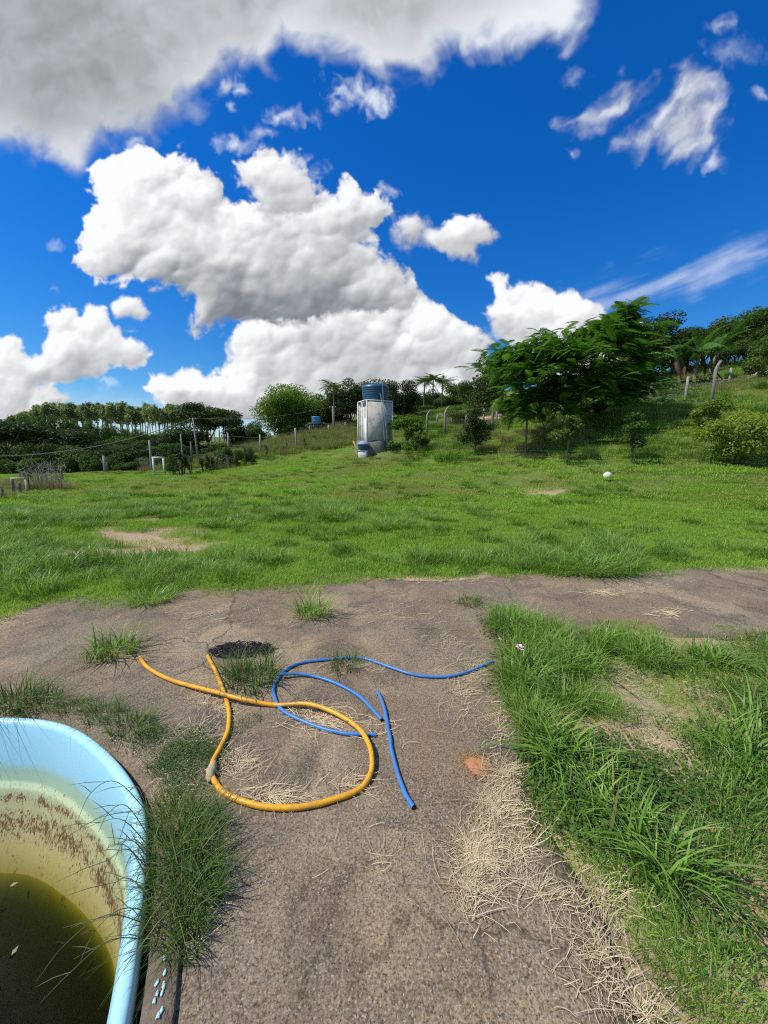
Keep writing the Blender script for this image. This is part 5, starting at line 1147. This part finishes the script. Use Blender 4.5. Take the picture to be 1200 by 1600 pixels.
# ---- fences: each one a thing, its posts and wires parts
def fence(name, label, posts, mat, r=.06, bend=0., square=True, wires=(), wmat=None, cap=None):
    """posts: (u, v_base, v_top, Y[, bend])"""
    g0 = Gd(posts[0][0], posts[0][1], posts[0][3]); o = empty(name, g0, label, 'fence'); tops = []
    for p in posts:
        u, vb, vt, Y = p[:4]; bd = p[4] if len(p) > 4 else bend; g = Gd(u, vb, Y); zt = at(u, vt, Y)[2]; H = zt-g[2]; q = g-g0; m = MB(); lx, ly = rng.normal(0, .02, 2)*H
        if bd:
            m.tube([q+[0, 0, -.4], q+[0, 0, H*.5], q+[lx*.3, 0, H*.78], q+[.04*bd/abs(bd), .03, H*.80], q+[bd*.5, .2*bd, H*.93], q+[bd, .4*bd, H]], [r*1.1, r, r, r, r*.85, r*.7], 4 if square else 7)
        else: m.tube([q+[0, 0, -.4], q+[lx*.5, ly*.5, H*.5], q+[lx, ly, H]], [r*1.1, r, r*.9], 4 if square else 7)
        m.build('post', mat, o, not square); tops.append((q+np.array([lx*.6, ly*.6, 0]), H))
    for f in wires:
        m = MB()
        for (a, ha), (b, hb_) in zip(tops[:-1], tops[1:]):
            A = a+[0, 0, ha*f]; B = b+[0, 0, hb_*f]; m.tube([A, (A+B)/2-[0, 0, .03], B], .006, 4, False)
        m.build('wire', M_WIRE, o)
    return o
fence('slope_fence', 'row of angled-top and straight concrete posts up the right slope', [(667,676,640,31,.35),(695,673,634,29,.35),(769,674,623,24.5,.35),(986,640,585,20.5,.30),(1112,628,563,19.0,.32)], M_CONCPOST, .085, wires=(.25, .5, .72), )
fence('stake_fence', 'line of pale straight stakes along the earth track', [(683,662,648,36),(706,664,645,35),(728,668,648,33),(755,668,638,30),(776,661,637,30),(855,650,625,27),(924,648,606,23),(1014,640,590,22.5),(1070,633,588,21),(1138,608,575,24)], M_PALEPOST, .07, square=False, wires=(.4, .85))
fence('bank_fence', 'old wooden posts along the top of the left bank', [(357,697,676,36),(408,713,679,33.5),(464,706,669,32.5),(514,686,664,36),(540,676,660,37)], M_PALEPOST, .085, square=False, wires=(.45, .85))
fence('pasture_fence', 'low fence of thin dark stakes at the left edge of the lawn', [(-45,802,768,11),(6,788,764,12.2),(24,786,750,12.8),(33,776,754,14),(46,774,746,15),(98,754,729,20)], M_WOODPOST, .05, square=False, wires=(.35, .65, .92))
# single posts and poles
def pole(name, u, vb, vt, Y, r, mat, label, cat='post', lean=0., parts=None):
    g = Gd(u, vb, Y); H = at(u, vt, Y)[2]-g[2]; o = empty(name, g, label, cat); m = MB(); m.tube([(0, 0, -.5), (lean*.5, 0, H*.5), (lean, 0, H)], [r*1.1, r, r*.8], 8); m.build('shaft', mat, o, True)
    if parts: parts(o, H, lean)
    return g+[lean, 0, H]
def arm(o, H, ln): m = MB(); m.box((ln, 0, H-.12), (.7, .08, .08)); m.build('crossarm', M_WOODPOST, o); m = MB(); [m.lathe([(0, 0), (.03, 0), (.035, .07), (0, .1)], 8, (ln+x, 0, H-.08)) for x in (-.28, .28)]; m.build('insulators', M_WHITE, o, True)
topA = pole('wire_pole', 309, 700, 653, 36, .085, M_PALEPOST, 'pale leaning pole carrying the sagging cable left of the hedge', lean=-.25, parts=arm, cat='utility pole')
topB = pole('wire_pole', 521, 684, 635, 38.5, .09, M_PALEPOST, 'pale pole with a lamp bracket below the palm', parts=arm, cat='utility pole')
pole('old_post', 238, 738, 688, 33, .10, M_PALEPOST, 'tall grey post directly left of the small white goal'); pole('old_post', 165, 738, 712, 33, .13, M_PALEPOST, 'short thick grey post in front of the dark wood'); pole('old_post', 169, 738, 722, 33.4, .07, M_WOODPOST, 'thin low post just right of the thick grey one by the wood')
pole('old_post', 284, 698, 678, 40, .07, M_PALEPOST, 'thin pale stake left of the leaning pole'); pole('old_post', 299, 706, 690, 34, .08, M_WOODPOST, 'short weathered post at the foot of the leaning pole')
p3 = pole('wire_pole', -70, 745, 712, 30, .09, M_PALEPOST, 'low pole carrying the sagging cable past the left edge', cat='utility pole')
def cable(A, B, sag, label, r=.022):
    A = np.array(A); B = np.array(B); q = np.linspace(0, 1, 24)[:, None]; P = A+(B-A)*q-np.array([0, 0, 1])*sag*4*q*(1-q); m = MB(); m.tube(P, r, 5); tag(m.build('cable', M_WIRE, None, True), label, 'cable')
cable(topA, p3, 1.1, 'long sagging cable from the leaning pole to the left edge', .03); cable(topA, topB, .5, 'thin cable between the leaning pole and the pole by the palm', .014)
pe = pole('wire_pole', -120, 745, 690, 28, .09, M_PALEPOST, 'cable pole out to the left', cat='utility pole') if False else None
# small white goal
def goal(u0, u1, vb, vt, Y, name, label, mat, r=.045):
    a = Gd(u0, vb, Y); b = Gd(u1, vb, Y); H = at(u0, vt, Y)[2]-a[2]; o = empty(name, a, label, 'goal' if 'goal' in name else 'frame'); W = b[0]-a[0]; dz = b[2]-a[2]
    for x, z in ((0, 0), (W, dz)): m = MB(); m.box((x, 0, z/1+(H-z)/2-.1), (r*2, r*2, H-z+.2)); m.build('upright', mat, o)
    m = MB(); m.box((W/2, 0, H+r), (W+r*2.4, r*2.04, r*2)); m.build('crossbar', mat, o); return o
goal(241, 257, 736, 716, 31.5, 'goal', 'small white goal frame at the edge of the lawn', M_WHITE, .06)
goal(22, 44, 772, 749, 14.6, 'gate_frame', 'little yellowish wooden frame among the stakes at the left edge', plainmat('frame_wood', (.28, .26, .14), (.45, .43, .26), 10, .8), .035)
# dry bush with bare twigs at the left fence
def dry_bush(u, vb, vt, wpx, Y, label, seed, n=70):
    g = Gd(u, vb, Y); H = at(u, vt, Y)[2]-g[2]; W = wpx/FOC*Y; r_ = np.random.RandomState(seed); m = MB()
    for i in range(n):
        x, y = r_.uniform(-W/2, W/2), r_.normal(0, .25); h = H*r_.uniform(.5, 1.1); a = r_.normal(0, .25, 2)
        p = spline([[x, y, -.05], [x+a[0]*h*.4, y+a[1]*h*.5, h*.55], [x+a[0]*h*1.3, y+a[1]*h, h]], 3); m.tube(p, np.linspace(.012, .005, len(p)), 4, False)
        for q in range(2): b = p[r_.randint(3, len(p))]; e = b+np.array([r_.normal(0, .16), r_.normal(0, .16), r_.uniform(.08, .25)])*H; m.tube([b, e], [.007, .004], 4, False)
    o = empty('dry_bush', g, label, 'bush'); m.build('twigs', plainmat('twig_grey', (.24, .20, .16), (.44, .39, .32), 10, .9), o)
    V = gmesh('thatch', [turn(blades(300, .5, (H*.2, H*.55), .014, .5, 3, seed, dry=.7), 0, 0, 0, (dx, 0, 0)) for dx in np.linspace(-W*.45, W*.45, 4)], G_PALE); link('thatch', V, o)
dry_bush(72, 772, 722, 62, 15.5, 'dry greyish bush of bare twigs at the left fence', 701)
dry_bush(232, 738, 716, 14, 33.5, 'small dry bush at the foot of the tall grey post', 702, 30)
dry_bush(350, 724, 704, 40, 31, 'dry tangled growth in the middle of the left hedge', 703, 50)
# ---- pale ball in the grass
def ball():
    g = Gd(948, 758, 12.0); n, mN = 40, 24; V = []; r = .125
    for i in range(mN+1):
        th = math.pi*i/mN
        for j in range(n):
            ph = 2*math.pi*j/n; d = np.array([math.sin(th)*math.cos(ph), math.sin(th)*math.sin(ph), math.cos(th)])
            s = min(abs(d[0]), abs(d[1]), abs(abs(d[2])-.55), abs(d[0]*.7+d[1]*.7)); V.append(d*r*(1-.05*math.exp(-(s/.05)**2)))
    Q = [(i*n+j, (i+1)*n+j, (i+1)*n+(j+1) % n, i*n+(j+1) % n) for i in range(mN) for j in range(n)]
    o = link('ball', mesh_np('ball', V, [np.array(Q)], [plainmat('pale_ball', (.55, .56, .36), (.74, .74, .56), 14, .5, .2)], True), None, g+[0, 0, .17], (.4, .3, .2)); tag(o, 'pale yellowish ball lying in the tall grass on the lawn', 'ball')
ball()
# ================================================================ HOSES
def hose_mat(name, a, b, worn):
    t = NT(name); n = t.noise(18, 5, .6); f = t.noise(120, 4, .7); c = t.mix(n, a, b); c = t.mix(t.ramp(f, [(.54, 0.), (.68, .6)]), c, worn); c = t.mix(t.ramp(t.noise(7, 5, .7), [(.5, 0.), (.66, .7)]), c, worn); c = t.mix(t.ramp(t.noise(30, 3, .6), [(.62, 0.), (.68, .7)]), c, (.10, .075, .05)); return t.set(color=c, rough=.38, spec=.4, normal=t.bump(f, .15, .002))
M_YH = hose_mat('yellow_hose', (.78, .33, .012), (.88, .46, .02), (.42, .20, .05)); M_BH = hose_mat('blue_hose', (.035, .17, .46), (.06, .25, .60), (.10, .20, .32)); M_HOLE = plainmat('hose_inside', (.01, .01, .01), (.02, .02, .02))
M_OH = hose_mat('orange_hose', (.62, .20, .03), (.72, .28, .03), (.30, .16, .07))
def slabz(x, y): return .012+(float(fbm(np.array([x*.8+40]), np.array([y*.8+40]), 830, 3)[0])-.5)*.024
def hose(name, pts, r, mat, label, lifts=()):
    P = [];
    for i, (u, v) in enumerate(pts):
        p = on_z(u, v, .02); l = dict(lifts).get(i, 0); P.append([p[0], p[1], slabz(p[0], p[1])+r+l+.001])
    P = spline(P, 10); P[1:-1] += np.stack([(fbm(np.arange(1, len(P)-1)*.09+3*len(pts), np.full(len(P)-2, 7.+k_), 77+k_, 3)-.5)*(.006 if k_ < 2 else 0) for k_ in range(3)], 1); o = empty(name, P[0], label, 'hose'); P = P-P[0]
    m = MB(); m.tube(P, r, 12, False); m.build('tube', mat, o, True)
    for e, s in ((0, 1), (-1, -1)):
        d = (P[1]-P[0]) if e == 0 else (P[-2]-P[-1]); d /= np.linalg.norm(d); m = MB(); m.tube([P[e]+d*.0005, P[e]-d*.0005, P[e]-d*.0005+d*.0001], [r*1.0, r*1.0, r*.7], 12, False); m.tube([P[e], P[e]+d*.04], [r*.70, r*.68], 12, False); m.tube([P[e]+d*.035, P[e]+d*.036], r*.68, 12); m.build('cut_end', M_HOLE, o, True)
    return o
hose('yellow_hose', [(218,1029),(231,1045),(260,1062),(300,1077),(345,1092),(385,1101),(430,1104),(480,1108),(520,1120),(556,1141),(576,1170),(581,1200),(571,1226),(546,1243),(500,1257),(455,1264),(410,1262),(370,1250),(346,1236),(332,1215),(332,1194),(343,1172),(356,1145),(358,1120),(354,1096),(345,1070),(335,1046),(325,1027)], .0122, M_YH, 'long dirty yellow hose looped across itself on the concrete', [(4,.029),(5,.02),(7,.024),(8,.022),(9,.012),(10,.024),(11,.01),(3,.012)])
hose('blue_hose', [(587,1150),(560,1149),(533,1147),(492,1136),(450,1117),(433,1100),(427,1080),(433,1063),(446,1049),(467,1038),(500,1033),(554,1029),(578,1033),(617,1047),(642,1055),(672,1059),(705,1058),(740,1048),(770,1034)], .0098, M_BH, 'longest blue hose, curling under the yellow one and into the grass')
hose('blue_hose', [(596,1127),(580,1108),(563,1091),(535,1074),(500,1061),(470,1057),(440,1060)], .0098, M_BH, 'curved blue hose piece inside the loop of the longest one', [(6,.022),(5,.010)])
hose('blue_hose', [(590,1083),(596,1095),(601,1111),(605,1132),(608,1150),(611,1172),(617,1197),(625,1220),(634,1243),(646,1263)], .0104, M_BH, 'short nearly straight blue hose piece right of the loops')
# rag tied round the hose
def rag():
    p = on_z(331, 1207, .02); r_ = np.random.RandomState(9); m = MB(); q = spline([[-.012, .055, .012], [-.006, .03, .022], [0, 0, .026], [.006, -.03, .02], [.016, -.055, .010]], 5)
    m.tube(q, [.008+.012*math.sin(math.pi*i/(len(q)-1))+r_.uniform(-.002, .004) for i in range(len(q))], 9)
    for i in range(7): a = r_.rand()*6.28; m.tube([(0, 0, .02), (.02*math.cos(a), .02*math.sin(a), .022), (.045*math.cos(a), .045*math.sin(a), .006)], [.006, .005, .002], 5)
    o = link('rag', m.mesh('rag', [plainmat('rag_cloth', (.45, .35, .20), (.62, .52, .33), 60, .95, .6)], True), None, (p[0], p[1], slabz(p[0], p[1]))); tag(o, 'knotted beige rag tied round the yellow hose at its left bend', 'rag')
rag()
# ================================================================ TUFTS ON THE CONCRETE (each one a thing)
def tuft_meshes(seed, n, rad, h, w, lean, dry=.10, mat=None):
    return gmesh('tuft', [blades(n, rad, h, w, lean, 5, seed, dry=dry, curve=1.3), blades(int(n*.5), rad*1.1, (h[0]*.3, h[1]*.45), w*.8, 1.0, 3, seed+1, dry=.4)], mat or G_DARK)
TF = [tuft_meshes(710+i, 150, .11, (.10, .24), .0048, .85) for i in range(4)]
TFG = [tuft_meshes(720+i, 120, .12, (.12, .30), .0075, .9, mat=G_LONG) for i in range(3)]
def tuft(u, v, s, i, label, flat=1., group=None, src_=None):
    p = on_z(u, v, .01); z = slabz(p[0], p[1]) if inpoly(p[0], p[1], slab_out) else hz(p[0], p[1])
    o = link('grass_tuft', (src_ or TF)[i % len(src_ or TF)], None, (p[0], p[1], z-.004), (0, 0, random.uniform(0, 6.28))); o.scale = (s, s, s*flat); tag(o, label, 'grass tuft', group)
tuft(176, 1020, 1.35, 0, 'leafy green tuft on the left concrete, level with the far hose end', .8, src_=TFG)
tuft(488, 960, 1.25, 1, 'upright tuft at the lawn edge above the blue hoses', .9, src_=TFG)
tuft(395, 1068, 1.45, 1, 'dark green tuft in front of the burnt patch', .85); tuft(372, 1052, .9, 2, 'small ragged tuft touching the burnt patch', .8)
tuft(540, 1042, .95, 2, 'flat sparse tuft growing through the top of the blue loop', .55); tuft(733, 942, 1.0, 3, 'low wide tuft at the lawn edge left of the green clump', .55)
tuft(20, 1102, 1.25, 0, 'tuft at the left edge behind the pool', .75); tuft(62, 1104, 1.0, 3, 'small tuft just above the pool rim near the left edge', .7); tuft(158, 1120, .85, 1, 'small tuft behind the curve of the pool rim', .7); tuft(115, 1108, .7, 2, 'thin tuft between two others behind the pool', .5); tuft(205, 1142, .95, 2, 'tuft beside the creeper patch at the pool', .6)
for i, (u, v, s, lb) in enumerate([(268,1290,1.3,'highest of the dark tufts in the strip along the pool'),(300,1300,1.2,'dark tuft in the pool strip with its blades toward the yellow hose'),(262,1335,1.35,'dark tuft in the pool strip leaning over the rim'),(302,1350,1.2,'second row dark tuft in the pool strip, right of the leaning one'),(270,1385,1.4,'large dark tuft in the middle of the pool strip'),(300,1405,1.15,'dark tuft on the concrete side of the pool strip'),(272,1440,1.2,'dark tuft near the lower end of the pool strip'),(280,1478,.8,'lowest small dark tuft of the pool strip, by the blue paint chips')]):
    tuft(u+10, v, s*.66, i, lb, 1.0)
# long thin stalks reaching over the pool rim
def stalks():
    r_ = np.random.RandomState(31); m = MB()
    for (u, v) in [(238,1290),(240,1320),(242,1345),(240,1370),(244,1400),(240,1425),(238,1300),(245,1450),(243,1335),(240,1385),(236,1275),(246,1470),(242,1355),(240,1410)]:
        p = on_z(u, v, .0); L_ = r_.uniform(.14, .30); a = math.pi+r_.normal(-.1, .55); d = np.array([math.cos(a), math.sin(a), 0]); h = r_.uniform(.05, .16)
        P = spline([p, p+d*L_*.4+[0, 0, h+.03], p+d*L_*.75+[0, 0, h*.9+.02], p+d*L_+[0, 0, h*.45+r_.uniform(-.04, .03)]], 5); m.tube(P, np.linspace(.0020, .0007, len(P)), 4, False)
        for k in (4, 7, 10):
            b = P[k]; e = b+np.array([r_.normal(-.03, .06), r_.normal(0, .06), r_.uniform(-.03, .05)]); m.tube([b, (b+e)/2+[0, 0, .006], e], [.0011, .0014, .0004], 4, False)
    t2 = plainmat('stalk', (.06, .08, .03), (.12, .12, .06), 20); o = m.build('grass_stalks', t2); tag(o, kind='stuff')
stalks()
# big clumps in the lawn one can tell apart
TL = [gmesh('clump', [blades(420, .30, (.22, .50), .011, .8, 5, 740+i, dry=.06, curve=1.2)], G_LONG) for i in range(3)]
def clump(u, v, s, i, label, flat=1.):
    p = G(u, v); o = link('grass_clump', TL[i % 3], None, p-[0, 0, .02], (0, 0, random.uniform(0, 6.28))); o.scale = (s*1.25, s, s*flat); tag(o, label, 'grass clump')
clump(522, 812, 1.3, 0, 'large dark grass clump in the lawn left of centre', .85); clump(410, 752, 1.1, 1, 'small grass clump in the far lawn below the left bank', .7); clump(265, 753, 1.1, 2, 'grass clump far left in the lawn, level with the goal', .6); clump(162, 782, 1.1, 0, 'flat grass clump near the left fence corner', .6)
clump(948, 893, 1.0, 1, 'tall clump spilling onto the concrete edge at right', .8); clump(905, 893, .95, 2, 'long-bladed clump left of the tall one on the concrete edge', .75); clump(860, 892, .7, 0, 'lower clump third from the right on the concrete edge', .75); clump(915, 772, 1.1, 0, 'dark clump just left of the pale ball', .5); clump(355, 823, 1.0, 1, 'clump in the rough band behind the bare patch', .7); clump(240, 940, .55, 2, 'clump at the lawn corner beside the left concrete', .8)
clump(610, 823, 1.1, 2, 'clump in the lawn just right of the large dark one', .6); clump(985, 712, .9, 1, 'grass at the foot of the narrow upright bush', .7)
# ================================================================ LITTER
# burnt patch
def ash():
    p = on_z(378, 1018, .01); r_ = np.random.RandomState(4); m = MB(); 
    n = 260
    for i in range(n):
        a = r_.rand()*6.28; q = .20*math.sqrt(r_.rand()); x, y = q*math.cos(a)*1.25, q*math.sin(a)*.6; L_ = r_.uniform(.02, .06); b = r_.rand()*3.14; z = .006+.02*r_.rand()*(1-q/.2)
        m.tube([(x-L_/2*math.cos(b), y-L_/2*math.sin(b), z), (x, y, z+.004), (x+L_/2*math.cos(b), y+L_/2*math.sin(b), z+r_.uniform(-.004, .008))], r_.uniform(.0015, .0045), 4, False)
    for i in range(26):
        a = r_.rand()*6.28; q = .17*math.sqrt(r_.rand()); m.box((q*math.cos(a)*1.25, q*math.sin(a)*.6, .008), (r_.uniform(.02, .05), r_.uniform(.02, .04), .014), r_.rand()*3, taper=.6)
    V = [(0, 0, .012)]; 
    for k in range(28): a = 2*math.pi*k/28; q = .15*(1+.3*math.sin(3*a+1)+.2*math.sin(8*a)); V.append((q*math.cos(a)*1.25, q*math.sin(a)*.6, .001))
    m.add(V, T=[(0, k+1, (k+1) % 28+1) for k in range(28)])
    o = link('ash_heap', m.mesh('ash_heap', [plainmat('charred', (.012, .010, .012), (.045, .038, .04), 40, .95, .5)]), None, (p[0], p[1], slabz(p[0], p[1])+.002)); tag(o, 'black charred remains of a small fire on the concrete', 'ash heap')
ash()
# orange ant mound
def mound():
    p = on_z(746, 1197, .01); n, k = 48, 9; V = []; r_ = np.random.RandomState(5)
    for j in range(k+1):
        q = j/k; R0 = .055*(1+.0*q)*q
        for i in range(n):
            a = 2*math.pi*i/n; rr = R0*(1+.10*math.sin(3*a)+.06*math.sin(7*a+1)); h = .012*(1-q**1.6)-(.008 if j <= 1 else 0)+r_.uniform(-.0008, .0008); V.append((rr*math.cos(a), rr*math.sin(a), max(.0006, h)))
    Q = [(j*n+i, j*n+(i+1) % n, (j+1)*n+(i+1) % n, (j+1)*n+i) for j in range(k) for i in range(n)]
    m = MB(); m.add(V, [q[::-1] for q in Q])
    for i in range(520):
        a = r_.rand()*6.28; q = .05+abs(r_.normal(0, .028)); s = r_.uniform(.0009, .0022); m.box((q*math.cos(a), q*math.sin(a), s*.7), (s*2, s*2, s*1.6), r_.rand()*3)
    o = link('ant_mound', m.mesh('ant_mound', [plainmat('orange_earth', (.50, .22, .09), (.62, .31, .15), 60, .95, .8)]), None, (p[0], p[1], slabz(p[0], p[1])+.001)); tag(o, 'small round orange ant mound on the concrete', 'ant mound')
mound()
# pink flower-like crumple in the clump
def pink():
    p = on_z(812, 1012, .0); p = on_z(812, 1012, .22); r_ = np.random.RandomState(6); V = []; Q = []; k = 0
    for i in range(11):
        a = i*2.4; el = r_.uniform(.1, 1.2); d = np.array([math.cos(a)*math.cos(el), math.sin(a)*math.cos(el), math.sin(el)]); s = np.cross(d, [0, 0, 1.]); s /= np.linalg.norm(s); L_ = r_.uniform(.018, .03)
        V += [d*.002, d*L_*.6-s*.012, d*L_+[0, 0, -.004], d*L_*.6+s*.012]; Q.append((k, k+1, k+2, k+3)); k += 4
    o = link('pink_flower', mesh_np('pink_flower', V, [np.array(Q)], [plainmat('pink_petal', (.72, .38, .50), (.85, .62, .70), 60, .6)]), None, p); o.scale = (1.3, 1.3, 1.3); tag(o, 'single pale pink blossom caught in the green clump', 'flower')
    st = MB(); st.tube([(0, 0, -.17), (.005, .004, -.08), (0, 0, 0)], .0018, 5); st.build('stem', G_DARK, o)
pink()
# paint chips and scraps
def chips(name, spots, mat, label, cat, group=None, seed=1, size=(.010, .028)):
    r_ = np.random.RandomState(seed)
    for i, (u, v) in enumerate(spots):
        p = on_z(u, v, .02); z = slabz(p[0], p[1]) if inpoly(p[0], p[1], slab_out) else hz(p[0], p[1]); n = 7; V = []
        dd = float(np.hypot(pool_c[:, 0]-p[0], pool_c[:, 1]-p[1]).min())
        if dd < .116: z = .0285+i*.0004
        for k in range(n): a = 2*math.pi*k/n; q = r_.uniform(*size)*(.7 if k % 2 else 1); V.append((q*math.cos(a)*.6, q*math.sin(a)*1.2, .0))
        V = np.array(V); V = np.vstack([V, V+[0, 0, .0015]]); m = MB(); m.add(V, [(k, (k+1) % n, n+(k+1) % n, n+k) for k in range(n)], [(n, n+k, n+k+1) for k in range(1, n-1)])
        o = link(name, m.mesh(name, [mat]), None, (p[0], p[1], z+.002), (0, 0, r_.rand()*.6)); tag(o, label if isinstance(label, str) else label[i], cat, group)
M_CHIP = plainmat('aqua_paint', (.36, .62, .60), (.52, .76, .72), 60, .6)
chips('paint_chip', [(246,1540),(242,1568),(254,1556),(256,1544),(252,1585),(258,1524),(246,1558),(258,1502),(248,1592)], M_CHIP, 'flake of aqua paint on the edge strip beside the pool', 'paint chip', 'aqua paint flakes beside the pool', 3, (.005, .012))
chips('white_scrap', [(1026,1246),(173,914)], plainmat('white_scrap', (.7, .72, .75), (.8, .8, .82), 30, .5), ['tiny white scrap lying among the creepers at right', 'tiny white scrap at the lawn edge on the left'], 'litter', None, 4, (.006, .014))
# pebble inside the hose loop
m = MB(); m.lathe([(0, 0), (.011, .002), (.015, .008), (.010, .015), (0, .017)], 12); p = on_z(507, 1134, .01); tag(m.build('pebble', plainmat('pebble', (.40, .33, .25), (.55, .45, .35), 80), None, True, loc=(p[0], p[1], slabz(p[0], p[1]))), 'small pale brown pebble inside the hose loops', 'pebble')
# floating leaves on the water
for i, (u, v, lb) in enumerate([(22,1382,'small pale leaf floating near the far side of the pool water'),(24,1485,'curled straw-coloured leaf floating in the middle of the pool water')]):
    p = on_z(u, v, -.572); m = MB(); L_ = .016; m.add([(-L_, 0, .002), (-L_*.3, .008, .006), (L_, .003, .003), (-L_*.2, -.007, .003)], [(0, 3, 2, 1)]); m.add([(-L_, 0, .0), (-L_*.3, .008, .004), (L_, .003, .001), (-L_*.2, -.007, .001)], [(0, 1, 2, 3)]); o = m.build('floating_leaf', plainmat('wet_leaf', (.25, .24, .12), (.36, .34, .18), 60), None, loc=(p[0], p[1], -.574)); o.rotation_euler = (0, 0, .5+i); tag(o, lb, 'leaf')
# ---- straw: loose strands, thick in places
def straw():
    r_ = np.random.RandomState(21); P = []
    def spots(cu, cv, ru, rv, n, ang=None, L=(.04, .14)):
        for i in range(int(n*1.1)):
            a = r_.rand()*6.28; q = abs(r_.normal(0, .55)); u = cu+ru*q*math.cos(a); v = cv+rv*q*math.sin(a)
            if u < 5 or v > 1650: continue
            P.append((u, v, (r_.rand()*3.14 if ang is None else ang+r_.normal(0, .7)), r_.uniform(*L)))
    spots(775,1265,44,55,430,1.2); spots(745,1345,44,55,520,1.1); spots(790,1215,34,26,200); spots(735,1395,30,36,170,1.3); spots(820,1330,50,90,90); spots(740,1440,22,50,26,1.4,(.05,.14)); spots(840,1390,50,60,60)
    spots(370,1200,36,40,130); spots(420,1245,70,14,110,.1); spots(500,1130,80,20,170,.1,(.05,.16)); spots(480,1110,60,12,60,.0,(.05,.15)); spots(345,1110,40,26,80); spots(320,1090,50,20,40); spots(590,1150,40,30,20); spots(540,1230,40,16,60,.4); spots(720,1090,60,60,240); spots(740,1050,30,30,160); spots(700,1010,70,22,120); spots(560,1045,80,14,90); spots(430,1250,60,10,40,.1); spots(780,1130,30,60,140)
    spots(940,1500,70,110,170); spots(900,1420,50,60,70); spots(975,1060,60,24,280); spots(1010,1175,50,54,300); spots(1110,1090,55,22,120); spots(1000,1590,60,60,90); spots(940,1400,60,60,80,.8); spots(1050,1300,60,80,120); spots(1030,1040,160,14,200)
    spots(940,925,60,6,110,-.3); spots(1040,958,46,8,90,-.3); spots(700,908,140,6,170); spots(930,900,120,6,160); spots(230,846,60,14,160); spots(620,960,300,40,150); spots(300,960,200,40,70); spots(600,1350,300,140,24); spots(260,1230,50,60,90); spots(310,1150,60,26,70); spots(300,1450,30,60,30); spots(1010,915,120,14,60); spots(840,768,30,6,60)
    V = []; Q = []; C = []; k = 0
    for (u, v, a, L_) in P:
        p = on_z(u, v, .01) if v > 880 else G(u, v); x, y = p[0], p[1]
        if inpoly(x, y, pool_c+pool_n*-.01): continue
        z = slabz(x, y) if inpoly(x, y, slab_out) else hz(x, y)+.012; z += r_.uniform(.0015, .012); w = r_.uniform(.0005, .0011)*(1 if v > 1000 else 1.5); bend = r_.normal(0, .8); tilt = r_.uniform(-.05, .10); px, py = x, y; a_ = a; pz = z; sg = 4
        for j in range(sg+1):
            sx_, sy_ = -math.sin(a_)*w, math.cos(a_)*w; ww = 1 if j < sg else .4
            V += [(px-sx_*ww, py-sy_*ww, pz), (px+sx_*ww, py+sy_*ww, pz+w*.6)]
            if j < sg: Q.append((k+2*j, k+2*j+1, k+2*j+3, k+2*j+2))
            px += math.cos(a_)*L_/sg; py += math.sin(a_)*L_/sg; pz = max(z-.001, pz+tilt*L_/sg*(1 if j < 2 else -.8)); a_ += bend/sg+(r_.normal(0, 1.1) if r_.rand() < .12 else 0)
        k += 2*(sg+1); C += [[r_.beta(2.2, 1.4), .8 if r_.rand() < .06 else 0, 0]]*(2*(sg+1))
    o = link('dry_straw', mesh_np('dry_straw', V, [np.array(Q)], [G_STRAW], False, np.array(C))); tag(o, kind='stuff')
straw()
